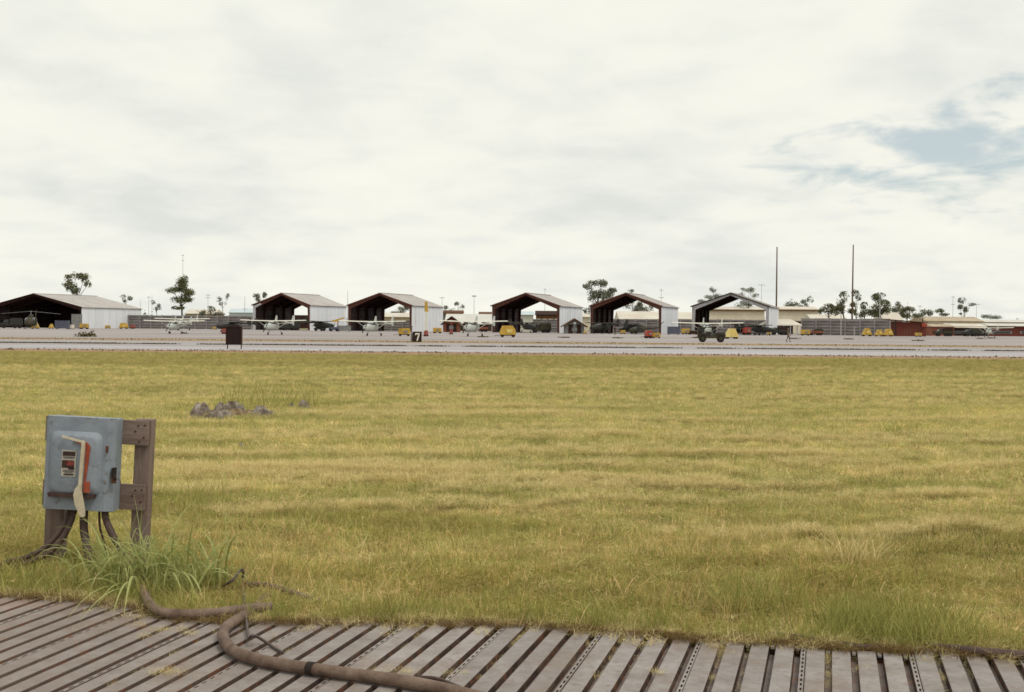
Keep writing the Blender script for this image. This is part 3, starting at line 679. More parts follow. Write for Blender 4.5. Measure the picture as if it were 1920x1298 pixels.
tree(1583, 345, [(1584, 555, 9, 9), (1578, 568, 10, 10), (1574, 580, 12, 9)], 'dark leaning tree just left of the tall right mast', 'leaf', dens=1.2, size=.55, trunk=.24)
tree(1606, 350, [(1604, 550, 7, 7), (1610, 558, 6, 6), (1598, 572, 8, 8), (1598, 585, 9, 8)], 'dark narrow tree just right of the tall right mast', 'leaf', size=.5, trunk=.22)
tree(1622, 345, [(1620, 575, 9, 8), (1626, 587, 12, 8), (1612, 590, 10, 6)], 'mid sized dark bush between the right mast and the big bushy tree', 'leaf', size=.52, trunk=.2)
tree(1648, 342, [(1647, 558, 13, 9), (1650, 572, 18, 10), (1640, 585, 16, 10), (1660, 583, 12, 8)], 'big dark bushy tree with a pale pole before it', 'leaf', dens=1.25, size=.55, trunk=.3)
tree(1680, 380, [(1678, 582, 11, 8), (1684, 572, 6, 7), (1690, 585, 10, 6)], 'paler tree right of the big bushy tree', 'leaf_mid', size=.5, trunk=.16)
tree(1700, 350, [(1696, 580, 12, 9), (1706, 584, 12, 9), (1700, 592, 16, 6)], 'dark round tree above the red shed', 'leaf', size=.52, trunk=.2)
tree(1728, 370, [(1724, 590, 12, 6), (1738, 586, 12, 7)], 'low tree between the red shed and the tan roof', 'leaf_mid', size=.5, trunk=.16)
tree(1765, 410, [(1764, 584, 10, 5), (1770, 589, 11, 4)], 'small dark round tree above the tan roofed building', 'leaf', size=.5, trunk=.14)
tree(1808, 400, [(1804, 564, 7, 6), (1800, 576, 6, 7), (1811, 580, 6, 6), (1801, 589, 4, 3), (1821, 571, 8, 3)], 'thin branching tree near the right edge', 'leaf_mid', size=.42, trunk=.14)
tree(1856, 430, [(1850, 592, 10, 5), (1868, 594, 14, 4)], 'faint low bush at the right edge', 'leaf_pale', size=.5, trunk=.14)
pts = []
for i in range(9000):
    x = random.uniform(-420, 420); h = 4.5 + 2.4 * math.sin(x * .05) + 1.6 * math.sin(x * .173 + 1) + 1.0 * math.sin(x * .41)
    pts.append((x, 700 + random.gauss(0, 8), abs(random.random()) * max(h, 1)))
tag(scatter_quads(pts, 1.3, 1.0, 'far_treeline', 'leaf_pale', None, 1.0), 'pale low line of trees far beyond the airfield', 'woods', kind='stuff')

# ------------------------------------------------------------------ twin-boom observation planes
def make_plane(body, wing, label):
    r = empty('airplane'); tag(r, label, 'airplane', 'twin boom propeller planes parked on the apron')
    MB().loft([(-3.95, 0, 1.35, .28, .28), (-3.7, 0, 1.36, .48, .46), (-2.9, 0, 1.38, .56, .58), (-2.2, 0, 1.45, .60, .70), (-1.2, 0, 1.55, .62, .80), (.2, 0, 1.55, .60, .80), (1.1, 0, 1.55, .50, .62), (1.7, 0, 1.55, .30, .35)], 14).build('fuselage', body, r, True)
    MB().loft([(-2.55, 0, 1.95, .42, .10), (-2.0, 0, 1.98, .615, .24), (-1.2, 0, 1.98, .645, .27), (.1, 0, 1.95, .63, .24), (.25, 0, 1.95, .6, .2)], 12).build('canopy', 'glass', r, True)
    w = MB(); prof = lambda x, c, z: [(x, -.55 - c * .32, z), (x, -.55 - c * .2, z + .12), (x, -.55 + c * .25, z + .11), (x, -.55 + c * .68, z), (x, -.55 + c * .2, z - .04), (x, -.55 - c * .26, z - .05)]
    secs = [prof(-5.8, 1.05, 2.50), prof(-2.6, 1.55, 2.40), prof(0, 1.6, 2.36), prof(2.6, 1.55, 2.40), prof(5.8, 1.05, 2.50)]
    vs = sum(secs, []); fs = [(i * 6 + k, i * 6 + (k + 1) % 6, (i + 1) * 6 + (k + 1) % 6, (i + 1) * 6 + k) for i in range(4) for k in range(6)] + [tuple(range(6)), tuple(29 - k for k in range(6))]
    w.add(vs, fs); w.build('wing', wing, r)
    for s in (-1, 1):
        MB().bar((s * .55, -.6, .95), (s * 2.7, -.5, 2.36), .14, .06).build('wing_strut', wing, r)
        MB().loft([(-.4, s * 1.55, 2.30, .16, .16), (.8, s * 1.55, 2.28, .18, .2), (3.0, s * 1.55, 2.1, .11, .13), (5.3, s * 1.55, 1.98, .06, .09)], 8).build('tail_boom', body, r, True)
        MB().prism([(4.2, 2.0), (5.45, 1.65), (5.7, 1.75), (5.75, 3.35), (5.2, 3.4)], 'x', s * 1.55 - .04, s * 1.55 + .04).build('tail_fin', body, r)
        MB().tube([(s * .45, .35, 1.0), (s * .95, .4, .75), (s * 1.2, .4, .22)], [.07, .05, .04], 6).build('gear_leg', body, r)
        wl = MB().wheel((s * 1.24, .4, .24), .24, .16).build('wheel', 'tyre', r)
    MB().box((0, 5.15, 2.0), (3.1, .95, .07)).build('tailplane', wing, r)
    MB().tube([(0, -2.9, 1.0), (0, -3.0, .25)], .05, 6).build('nose_leg', body, r); MB().wheel((0, -3.0, .2), .2, .14).build('wheel', 'tyre', r)
    MB().tube([(0, -4.25, 1.35), (0, -4.1, 1.35), (0, -3.95, 1.35)], [.04, .15, .2], 8).build('spinner', body, r)
    for y in (-4.08, 1.85):
        MB().box((0, y, 1.35 if y < 0 else 1.55), (.14, .04, 1.9), Matrix.Rotation(.5 if y < 0 else 1.2, 3, 'Y')).build('propeller', 'tyre', r)
    return r
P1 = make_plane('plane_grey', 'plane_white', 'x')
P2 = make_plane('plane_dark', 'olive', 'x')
planes = [  # px centre, py wheels, scale, yaw, proto, label, depth override
    (514, 628.5, .87, -.16, P1, 'light grey twin boom plane in front of the hangar with the pale post', None),
    (700, 630.5, .87, -.24, P1, 'light grey twin boom plane before the second open hangar, left of a yellow cart', None),
    (889, 631.5, .93, -.32, P1, 'light grey twin boom plane in front of the red gabled hut', None),
    (1327, 634.5, .95, -.31, P1, 'light grey twin boom plane partly hidden by the jeep', None),
    (328, 626.5, .80, -.03, P1, 'light grey twin boom plane before the left revetment wall, the nearer of two', None),
    (343, 620.0, 1.06, -.03, P1, 'pale twin boom plane just behind the nearer plane at the left revetment wall', None),
    (1855, 633.0, .86, -.47, P1, 'light grey twin boom plane at the right edge of the apron', None),
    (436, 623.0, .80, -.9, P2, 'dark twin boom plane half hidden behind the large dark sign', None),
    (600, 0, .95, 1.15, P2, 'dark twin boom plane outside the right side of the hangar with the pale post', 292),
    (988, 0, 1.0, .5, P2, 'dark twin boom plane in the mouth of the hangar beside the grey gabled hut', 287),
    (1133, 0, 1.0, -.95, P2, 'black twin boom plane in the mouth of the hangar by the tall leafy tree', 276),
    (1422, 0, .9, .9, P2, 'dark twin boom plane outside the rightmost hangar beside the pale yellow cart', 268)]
used = set()
for px, py, s, yaw, proto, lb, Y in planes:
    if Y is None: g = gnd(px, py)
    else: g = at(px, hor(px) + 3910 / Y, Y); g.z = 0
    o = proto if proto not in used else copy_tree(proto); used.add(proto)
    o.location = (g.x, g.y, .034); o.rotation_euler = (0, 0, -yaw * -1); o.scale = (s,) * 3; o['label'] = lb

# ------------------------------------------------------------------ helicopters
def make_heli():
    r = empty('helicopter'); tag(r, 'x', 'helicopter', 'parked helicopters')
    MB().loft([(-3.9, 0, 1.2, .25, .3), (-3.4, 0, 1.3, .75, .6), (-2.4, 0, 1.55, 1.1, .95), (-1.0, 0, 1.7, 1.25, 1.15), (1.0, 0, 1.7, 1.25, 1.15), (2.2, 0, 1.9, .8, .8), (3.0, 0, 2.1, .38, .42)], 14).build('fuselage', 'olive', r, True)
    MB().loft([(-3.3, 0, 1.65, .6, .3), (-2.4, 0, 1.95, 1.05, .52), (-1.5, 0, 2.1, 1.2, .55)], 12).build('windscreen', 'glass', r, True)
    MB().loft([(-.6, 0, 2.9, .5, .35), (.6, 0, 3.0, .55, .4), (2.2, 0, 2.7, .35, .3)], 10).build('engine_cowl', 'olive', r, True)
    MB().loft([(2.8, 0, 2.1, .38, .42), (5.5, 0, 2.25, .25, .28), (8.4, 0, 2.5, .14, .18)], 10).build('tail_boom', 'olive', r, True)
    MB().prism([(7.9, 2.4), (8.6, 2.4), (9.4, 4.2), (8.9, 4.25)], 'x', -.06, .06).build('tail_fin', 'olive', r)
    MB().box((.15, 9.1, 3.95), (.04, 2.4, .2), Matrix.Rotation(.6, 3, 'X')).build('tail_rotor', 'tyre', r)
    MB().tube([(0, 0, 3.1), (0, 0, 4.05)], .12, 8).build('rotor_mast', 'grey_paint', r)
    MB().tube([(0, 0, 3.95), (0, 0, 4.15)], .35, 10).build('rotor_hub', 'grey_paint', r)
    for s in (-1, 1):
        MB().bar((s * .3, 0, 4.08), (s * 6.6, s * -1.2, 3.5), .5, .06).build('rotor_blade', 'grey_paint', r)
        MB().tube([(s * 1.25, -2.6, .35), (s * 1.25, -2.2, .1), (s * 1.25, 1.8, .1)], .06, 6).build('skid', 'grey_paint', r)
        for y in (-1.4, .9): MB().tube([(s * .7, y, .75), (s * 1.25, y, .1)], .05, 6).build('skid_leg', 'grey_paint', r)
        MB().box((s * 1.26, -.3, 1.6), (.06, 1.8, 1.5)).build('door', 'plane_dark', r)
    return r
h1 = make_heli(); g = at(58, 616, 285); h1.location = (g.x, 285, .034); h1.rotation_euler = (0, 0, .25)
h1['label'] = 'dark helicopter with drooping rotor blades in the mouth of the big closed hangar'
h2 = copy_tree(h1); g = at(1198, 620, 268); h2.location = (g.x, 268, .034); h2.rotation_euler = (0, 0, -1.15); h2.scale = (.62,) * 3
h2['label'] = 'small dark helicopter before the tall tree hangar, tail pointing right'

# ------------------------------------------------------------------ ground carts and clutter
def make_cart(kind, mat, W=2.0, h=1.2):
    r = empty('ground_cart'); b = MB()
    if kind == 'slope': b.prism([(-W / 2, .35), (W / 2, .35), (W / 2 - .05, .35 + h * .55), (W / 2 - .45, .35 + h), (-W / 2 + .35, .35 + h), (-W / 2, .35 + h * .35)], 'y', -.7, .7)
    elif kind == 'tent': b.prism([(-W / 2, .3), (W / 2, .3), (W * .2, .3 + h), (-W * .12, .3 + h)], 'y', -.8, .8)
    else: b.prism([(-W / 2, .35), (W / 2, .35), (W / 2, .35 + h - .15), (W / 2 - .15, .35 + h), (-W / 2 + .15, .35 + h), (-W / 2, .35 + h - .15)], 'y', -.65, .65)
    b.build('body', mat, r)
    MB().box((0, 0, .28), (W * .95, 1.2, .12)).build('chassis', 'tyre', r)
    MB().box((W * .12, -.73 if kind != 'tent' else -.83, .35 + h * .42), (W * .35, .04, h * .35)).build('vent_panel', 'grey_paint' if kind == 'box' else 'pale_yellow', r)
    for x in (-W * .34, W * .34):
        for y in (-.55, .55): MB().wheel((x, y, .22), .22, .14, axis='y').build('wheel', 'tyre', r)
    MB().bar((-W / 2, 0, .3), (-W / 2 - .8, 0, .18), .06).build('tow_bar', 'tyre', r)
    return r
cart_defs = {'slope': make_cart('slope', 'yellow', 2.2, 1.25), 'box': make_cart('box', 'yellow', 1.9, .95), 'tent': make_cart('tent', 'pale_yellow', 2.2, 1.4), 'red': make_cart('box', 'red', 1.0, .85), 'ytent': make_cart('tent', 'yellow', 2.0, 1.4)}
usedc = set()
carts = [('box', 758, 631, 22, 'yellow box cart just left of the numbered sign'), ('slope', 952, 633, 30, 'large yellow slope ended cart right of the grey plane by the red hut'), ('box', 1231, 635, 15, 'yellow cart beside a red cart in front of an open hangar'),
    ('red', 1216, 635, 12, 'red cart touching the left side of a yellow cart'), ('tent', 1371, 636, 25, 'pale yellow tent shaped cover right of the jeep'), ('box', 820, 625.5, 15, 'small yellow cart right of the striped post'), ('box', 839, 623, 9, 'small yellow cart in front of the red gabled hut'),
    ('red', 846, 628, 6, 'small red cart in front of the red gabled hut'), ('red', 799, 631.5, 7, 'small red cart right of the numbered sign, below the striped post'), ('box', 1286, 627.5, 16, 'yellow cart left of the plane beside the jeep'), ('ytent', 1625, 629.5, 18, 'yellow tent shaped cover, leftmost of three left of the red shed'),
    ('ytent', 1648, 629.5, 15, 'yellow tent shaped cover, middle of three left of the red shed'), ('ytent', 1665, 629.5, 17, 'yellow tent shaped cover touching the red shed'), ('box', 1722, 630, 11, 'yellow cart before the right end of the red shed'), ('box', 158, 617.5, 15, 'yellow cart at the corner of the big closed hangar'),
    ('ytent', 66, 617, 14, 'yellow cover beneath the helicopter'), ('ytent', 96, 617, 9, 'small yellow cover inside the big closed hangar mouth'), ('box', 202, 616.5, 9, 'yellow cart, left one along the white wall of the big hangar'), ('slope', 232, 617, 15, 'long yellow cart, right one along the white wall of the big hangar'),
    ('red', 249, 617, 6, 'red cart at the rear corner of the big closed hangar'), ('box', 402, 618, 6, 'tiny yellow cart in front of the left revetment wall'), ('box', 1097, 627, 6, 'tiny yellow cart left of the black plane'), ('box', 1168, 627, 9, 'small yellow cart inside the hangar by the tall leafy tree'),
    ('box', 1442, 628, 7, 'small yellow cart left post of the cream roofed shed'), ('box', 1510, 628, 16, 'yellow cart at the right end of the cream roofed shed'), ('red', 420, 627, 7, 'round red tank seen just left of the large dark sign'), ('box', 953, 623, 6, 'small yellow cart in the mouth of the hangar beside the red hut'), ('red', 1400, 628, 12, 'red brown cart in front of the right post of the rightmost hangar')]
for k, px, py, w, lb in carts:
    pr = cart_defs[k]; o = pr if k not in usedc else copy_tree(pr); usedc.add(k)
    g = gnd(px, min(py, hor(px) + 26)); Yc_ = min(g.y, row_depth(px) - 3); g = at(px, 620, Yc_); g.z = .034; base = {'slope': 2.2, 'box': 1.9, 'tent': 2.2, 'red': 1.0, 'ytent': 2.0}[k]
    s = w / (F / g.y) / base; o.location = (g.x, g.y, .034); o.scale = (s, s, s * (1.0 if s > .6 else 1.2)); o.rotation_euler = (0, 0, random.uniform(-.15, .15))
    tag(o, lb, 'cart' if 'cover' not in lb else 'cover', 'yellow and red ground carts')
    if 'tank' in lb: o['category'] = 'tank'

def crate(px, py, w, h, mat, label, name='crate', cat='crate', dep=1.6, lid='grey_paint'):
    g = gnd(px, py); s = g.y / F; W = w * s; Hh = h * s
    r = empty(name, (g.x, g.y, .034)); tag(r, label, cat, 'crates and shelters along the hangars')
    MB().box((0, 0, Hh / 2 + .1), (W, dep, Hh - .1)).build('body', mat, r); MB().box((0, 0, Hh + .08), (W * 1.03, dep * 1.03, .1)).build('lid', lid, r)
    for x in (-.4, .4): MB().box((x * W, 0, .06), (.15, dep * .9, .12)).build('runner', 'dark_wood', r)
    return r
crate(117, 617.5, 24, 15, 'blue_grey', 'blue grey crate in the mouth of the big closed hangar', lid='blue_grey')
crate(144, 616.5, 16, 26, 'grey_paint', 'tall grey cabinet at the right side of the big closed hangar mouth', cat='cabinet', name='cabinet')
crate(1263, 628, 22, 14, 'blue_grey', 'dark blue grey crate right of the hangar by the tall leafy tree', lid='blue_grey')
crate(778, 620, 5, 5, 'pale_steel', 'small pale crate behind the numbered sign')
crate(134, 617.5, 7, 8, 'cream_wall', 'small white box between crate and yellow cart at the big hangar')
crate(645, 622, 24, 10, 'grey_paint', 'low grey crate below the yellow boom near the second hangar')
crate(1300, 628, 14, 7, 'dark_wood', 'low dark crate before the left post of the rightmost hangar')
crate(1425, 628.5, 18, 12, 'grey_paint', 'grey crate left of the cream roofed shed')
crate(1036, 621, 9, 12, 'pale_steel', 'pale cabinet inside the hangar beside the grey hut', cat='cabinet', name='cabinet')
crate(568, 617, 30, 25, 'dark_wood', 'large dark box truck body seen through the hangar with the pale post', name='box_truck', cat='truck')

def truck(px, Y, yaw, sc__, mat, label, cab='grey_paint'):
    g_ = at(px, 620, Y); r_ = empty('truck', (g_.x, Y, .034), yaw, sc__); tag(r_, label, 'truck', 'dark trucks and tugs parked by the hangars')
    MB().box((0, 0, .75), (5.0, 1.7, .3)).build('chassis', 'plane_dark', r_)
    c_ = MB(); c_.prism([(-2.6, .7), (-2.6, 1.35), (-1.9, 1.45), (-1.6, 2.15), (-.7, 2.2), (-.7, .7)], 'y', -.9, .9); cb_ = c_.build('cab', mat, r_)
    MB().prism([(-1.92, 1.5), (-1.66, 2.05), (-.9, 2.08), (-.9, 1.5)], 'y', -.93, .93).build('window', 'glass', cb_)
    b_ = MB().box((1.0, 0, 1.25), (3.1, 1.9, .7)).build('cargo_bed', mat, r_)
    if cab: 
        MB().prism([(-.5, 1.6), (-.45, 2.35), (0, 2.55), (2.0, 2.55), (2.5, 2.35), (2.55, 1.6)], 'y', -.9, .9).build('cargo_cover', cab, r_)
    for x_ in (-1.8, .7, 1.8):
        for y_ in (-.8, .8): MB().wheel((x_, y_, .5), .5, .26, axis='y').build('wheel', 'tyre', r_)
    return r_
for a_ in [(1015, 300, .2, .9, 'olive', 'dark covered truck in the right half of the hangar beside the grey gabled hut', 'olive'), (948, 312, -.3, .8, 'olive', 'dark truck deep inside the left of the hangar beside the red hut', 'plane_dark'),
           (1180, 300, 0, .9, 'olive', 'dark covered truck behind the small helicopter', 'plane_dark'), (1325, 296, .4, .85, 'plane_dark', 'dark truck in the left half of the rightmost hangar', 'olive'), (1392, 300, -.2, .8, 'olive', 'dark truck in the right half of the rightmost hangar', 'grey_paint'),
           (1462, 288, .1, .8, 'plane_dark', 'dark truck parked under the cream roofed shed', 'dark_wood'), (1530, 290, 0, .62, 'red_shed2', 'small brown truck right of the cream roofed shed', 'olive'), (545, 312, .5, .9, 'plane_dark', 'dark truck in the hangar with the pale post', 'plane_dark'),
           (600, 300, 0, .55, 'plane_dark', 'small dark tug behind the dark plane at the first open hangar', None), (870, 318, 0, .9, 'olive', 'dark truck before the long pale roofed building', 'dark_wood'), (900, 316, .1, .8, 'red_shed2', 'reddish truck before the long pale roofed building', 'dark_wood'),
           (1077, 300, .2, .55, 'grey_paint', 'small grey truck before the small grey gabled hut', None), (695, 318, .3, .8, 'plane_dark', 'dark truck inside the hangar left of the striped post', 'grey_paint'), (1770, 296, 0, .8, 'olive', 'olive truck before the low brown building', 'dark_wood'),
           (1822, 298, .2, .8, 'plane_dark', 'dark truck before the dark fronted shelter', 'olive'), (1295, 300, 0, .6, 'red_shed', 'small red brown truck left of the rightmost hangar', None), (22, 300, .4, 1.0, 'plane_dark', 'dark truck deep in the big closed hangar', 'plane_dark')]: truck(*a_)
# yellow boom lift and striped post
g = at(632, 619.5, 286); g.z = .034
r = empty('boom_lift', (g.x, g.y, .034), 0, .72); tag(r, 'yellow tilted boom lift in front of the white wall of the first open hangar', 'lift')
s = g.y / F
MB().box((-1, 0, .9), (3.2, 1.6, 1.0)).build('chassis', 'blue_grey', r)
for x in (-2, 0):
    for y in (-.8, .8): MB().wheel((x, y, .45), .45, .3, axis='y').build('wheel', 'tyre', r)
MB().tube([(0, 0, 1.3), (.4, 0, 3.4)], .14, 6).build('lift_column', 'red', r)
MB().bar((-1.6, 0, 3.3), (2.4, 0, 4.4), .55, .45).build('boom', 'yellow', r)
MB().box((-.6, 0, 3.4), (1.8, .9, .6)).build('basket', 'yellow', r)
g = gnd(799, 629)
r = empty('striped_post', (g.x, g.y, .034)); tag(r, 'tall slim post with yellow top and pale shaft beside the numbered sign', 'post')
z = at(798, 566, g.y).z
MB().box((0, 0, z * .42), (.45, .2, z * .55)).build('shaft', 'sign_white', r); MB().prism([(-.3, z * .7), (.35, z * .7), (.15, z), (-.25, z)], 'y', -.1, .1).build('top_panel', 'yellow', r)
MB().box((0, 0, z * .07), (.5, .4, z * .14)).build('base', 'brown_wood', r)

# ------------------------------------------------------------------ signs
def sign(px0, px1, yt, yb, yfoot, label, mat, thick=.08, name='sign'):
    g = gnd((px0 + px1) / 2, yfoot); s = g.y / F; W = (px1 - px0) * s; z0 = at(px0, yb, g.y).z; z1 = at(px0, yt, g.y).z
    r = empty(name, g); tag(r, label, 'sign')
    MB().box((0, 0, (z0 + z1) / 2), (W, thick, z1 - z0)).build('board', mat, r)
    fr = MB(); 
    for zz in (z0, z1): fr.box((0, -.02, zz), (W + .05, thick + .05, .05))
    for x in (-W / 2, W / 2): fr.box((x, -.02, (z0 + z1) / 2), (.05, thick + .06, z1 - z0 - .05))
    fr.build('frame', 'dark_wood', r)
    for x in (-W / 2 + .04, W / 2 - .04): MB().box((x, .08, (z0 + .1) / 2), (.06, .06, z0 + .1)).build('leg', 'dark_wood', r)
    return r, W, z0, z1
r, W, z0, z1 = sign(425, 453, 613, 646, 655, 'large dark brown blank sign on two legs at the near side of the road', 'sign_dark', .3)
MB().prism([(-W / 2, z1), (W / 2, z1), (W / 2 - .15, z1 + .1), (-W / 2 + .2, z1 + .12)], 'y', -.12, .12).build('hood', 'sign_black', r)
r, W, z0, z1 = sign(774, 790, 622.5, 641, 642, 'small black sign with a white numeral seven between road and apron', 'sign_black', .1)
def q(u, v): return (-W / 2 + W * u, z0 + (z1 - z0) * v)
s7 = MB(); s7.prism([q(.28, .88), q(.80, .88), q(.80, .74), q(.28, .74)], 'y', -.085, -.06); s7.prism([q(.80, .74), q(.64, .74), q(.42, .10), q(.60, .10)], 'y', -.085, -.06); s7.prism([q(.28, .74), q(.37, .74), q(.37, .66), q(.28, .66)], 'y', -.085, -.06)
tag(s7.build('numeral', 'sign_white', r), 'white painted numeral 7')
MB().box((-W / 2 - .10, .2, .45), (.22, .4, .9)).build('side_box', 'grey_paint', r)

# ------------------------------------------------------------------ jeep
g = gnd(1333, 642.5)
r = empty('jeep', (g.x, g.y, .03), -.12); tag(r, 'dark olive jeep with canvas top parked side on before a grey plane', 'jeep')
b = MB(); b.prism([(-1.5, .45), (1.55, .45), (1.6, .8), (1.55, 1.02), (.55, 1.08), (.5, .98), (-.3, .72), (-.35, 1.0), (-1.5, 1.0)], 'y', -.75, .75); b.build('body', 'olive', r)
MB().prism([(-1.5, 1.0), (-1.45, 1.72), (.25, 1.72), (.5, 1.1), (.44, 1.1), (.2, 1.62), (-1.3, 1.62), (-1.35, 1.0)], 'y', -.70, .70).build('canvas_top', 'olive', r)
MB().box((-1.0, 0, 1.35), (.5, 1.3, .55)).build('rear_curtain', 'plane_dark', r)
w = MB().bar((.52, 0, 1.08), (.28, 0, 1.6), 1.4, .05, up=(1, 0, 0)).build('windscreen', 'glass', r)
for x in (-.95, 1.05):
    for y in (-.7, .7):
        t_ = MB().wheel((x, y, .40), .40, .22, axis='y').build('wheel', 'tyre', r); MB().wheel((x, y + (-.1 if y < 0 else .1), .40), .2, .06, axis='y').build('rim', 'olive', t_)
        MB().box((x, y, .92), (.95, .3, .06)).build('fender', 'olive', r)
for y in (-.45, .45): MB().wheel((1.6, y, .85), .1, .05).build('headlight', 'sign_white', r)
MB().box((-.3, -.4, .95), (.5, .5, .5)).build('seat', 'plane_dark', r); MB().box((-.3, .4, .95), (.5, .5, .5)).build('seat', 'plane_dark', r)
MB().box((1.68, 0, .5), (.08, 1.5, .15)).build('bumper', 'olive', r)

# a low flat dark truck before the revetment wall
g = gnd(1571, 627.5)
r = empty('flatbed_truck', (g.x, g.y, .034)); tag(r, 'low dark vehicle parked before the striped revetment wall', 'vehicle')
s = 40 * g.y / F / 2
MB().prism([(-s, .5), (s, .5), (s, .95), (s * .6, 1.1), (s * .35, 1.5), (-s * .1, 1.5), (-s * .3, 1.1), (-s, 1.1)], 'y', -.85, .85).build('body', 'blue_grey', r)
for x in (-s * .62, s * .62):
    for y in (-.8, .8): MB().wheel((x, y, .36), .36, .22, axis='y').build('wheel', 'tyre', r)
MB().prism([(s * .33, 1.15), (s * .28, 1.44), (-s * .08, 1.44), (-s * .2, 1.15)], 'y', -.88, .88).build('window', 'glass', r)

# ------------------------------------------------------------------ people
def person(loc, rz, label, stride=.25, bag=False, top='shirt', scale=1.0):
    J = {}; V = []; E = []; R = []
    def j(n_, p, rad, par=None):
        J[n_] = len(V); V.append(p); R.append(rad)
        if par: E.append((J[par], J[n_]))
    j('pelvis', (0, 0, .95), (.15, .11)); j('waist', (0, 0, 1.08), (.13, .10), 'pelvis'); j('chest', (0, .01, 1.30), (.165, .12), 'waist'); j('neck0', (0, 0, 1.45), (.075, .07), 'chest')
    j('neck', (0, -.01, 1.52), (.055, .055), 'neck0'); j('head0', (0, -.02, 1.60), (.075, .085), 'neck'); j('head', (0, -.02, 1.68), (.08, .095), 'head0'); j('crown', (0, -.01, 1.76), (.055, .065), 'head')
    for s, d in ((-1, stride), (1, -stride)):
        n_ = 'l' if s < 0 else 'r'
        j(n_ + 'hip', (s * .10, 0, .90), (.09, .095), 'pelvis'); j(n_ + 'knee', (s * .11, -d * .55 - .03, .50), (.06, .062), n_ + 'hip'); j(n_ + 'ank', (s * .11, -d * 1.0 + .05, .09), (.038, .042), n_ + 'knee')
        j(n_ + 'toe', (s * .12, -d * 1.0 - .14, .035), (.04, .028), n_ + 'ank')
        j(n_ + 'sho', (s * .19, 0, 1.41), (.06, .06), 'chest'); j(n_ + 'elb', (s * .25, d * .35 + .02, 1.14), (.042, .042), n_ + 'sho'); j(n_ + 'wri', (s * .27, d * .6 - .12, .91), (.027, .027), n_ + 'elb')
        j(n_ + 'pal', (s * .27, d * .6 - .15, .85), (.036, .02), n_ + 'wri')
        for k in range(4):
            yy = d * .6 - .15 + (k - 1.5) * .021; ln = (.062, .074, .070, .055)[k]
            j(n_ + 'f%d' % k, (s * .272, yy, .80), (.009, .009), n_ + 'pal'); j(n_ + 'g%d' % k, (s * .262, yy + .005, .80 - ln), (.007, .007), n_ + 'f%d' % k)
        j(n_ + 'th', (s * .255, d * .6 - .20, .83), (.010, .010), n_ + 'pal'); j(n_ + 'ti', (s * .25, d * .6 - .215, .80), (.008, .008), n_ + 'th')
    me = bpy.data.meshes.new('tmp'); me.from_pydata(V, E, []); o = bpy.data.objects.new('tmp', me); COL.objects.link(o)
    o.modifiers.new('s', 'SKIN'); sv = me.skin_vertices[0].data
    for i, rd in enumerate(R): sv[i].radius = rd
    sv[0].use_root = True; ss = o.modifiers.new('d', 'SUBSURF'); ss.levels = 1
    dg = bpy.context.evaluated_depsgraph_get(); ev = o.evaluated_get(dg); m2 = bpy.data.meshes.new_from_object(ev)
    bpy.data.objects.remove(o); m2.name = 'body'
    m2.materials.clear()
    for k in ('skin', top, 'fatigues', 'tyre'): m2.materials.append(M[k])
    for p in m2.polygons:
        c = p.center; p.use_smooth = True
        if c.z < .13: p.material_index = 3
        elif c.z < .98 and abs(c.x) < .215: p.material_index = 2
        elif .98 <= c.z < 1.48 and (abs(c.x) < .22 or c.z > 1.2): p.material_index = 1
        else: p.material_index = 0
    r = empty('person', loc, rz, scale); tag(r, label, 'person')
    b = bpy.data.objects.new('body', m2); COL.objects.link(b); b.parent = r
    MB().loft([(-.11, 0, 1.745, .05, .02), (-.07, 0, 1.75, .082, .05), (.03, 0, 1.74, .088, .07), (.085, 0, 1.70, .06, .07)], 10).build('hair', 'hair', r, True)
    MB().prism([(-.115, 1.665), (-.14, 1.645), (-.115, 1.64)], 'x', -.012, .012).build('nose', 'skin', r)
    for s in (-1, 1):
        MB().tube([(s * .035, -.112, 1.69), (s * .035, -.103, 1.69)], .012, 6).build('eye', 'hair', r)
        MB().box((s * .088, -.01, 1.675), (.018, .04, .055)).build('ear', 'skin', r)
    MB().box((0, -.107, 1.61), (.045, .012, .008)).build('mouth', 'red_shed2', r)
    if bag:
        o = MB().box((0, 0, 0), (.30, .42, .22)).build('bag', 'bag'); o.location = (loc[0] + .32, loc[1] + .05, loc[2] + .62)
        tag(o, 'small light bag carried in the right hand of the walking man', 'bag')
    return r
g = gnd(1478, 642.5); person((g.x, g.y, .034), 1.35, 'man in olive fatigues walking across the apron strip before the cream roofed shed', .21)
g = gnd(771, 625); person((g.x, g.y, .034), .3, 'person in dark clothes standing behind the numbered sign', .06, top='plane_dark')
g = gnd(1153, 629); person((g.x, g.y, .034), .1, 'person in dark clothes standing before the hangar by the tall leafy tree', .06, top='plane_dark')

# ------------------------------------------------------------------ rubble in the field
def rock(px, py, w, h, label, seedv):
    rr = random.Random(seedv); g = gnd(px, py); s = g.y / F; n = 10; m = MB(); vs = []
    rings = [(0, 1.0), (.35, 1.02), (.72, .78), (.95, .42)]
    for z, k in rings:
        for a in range(n):
            an = 2 * PI * a / n; q_ = k * rr.uniform(.75, 1.12); vs.append((math.cos(an) * w * s / 1.5 * q_, math.sin(an) * w * s / 2.6 * q_, z * (h * s * 1.05 + .06) * rr.uniform(.85, 1.12)))
    fs = [(i * n + k, i * n + (k + 1) % n, (i + 1) * n + (k + 1) % n, (i + 1) * n + k) for i in range(3) for k in range(n)] + [tuple(3 * n + k for k in range(n))]
    m.add(vs, fs); o = m.build('rubble_chunk', 'rock', loc=(g.x, g.y, -.01)); o.rotation_euler = (rr.uniform(-.25, .25), rr.uniform(-.25, .25), rr.uniform(0, 3))
    tag(o, label, 'rock', 'broken concrete chunks in the field'); return o
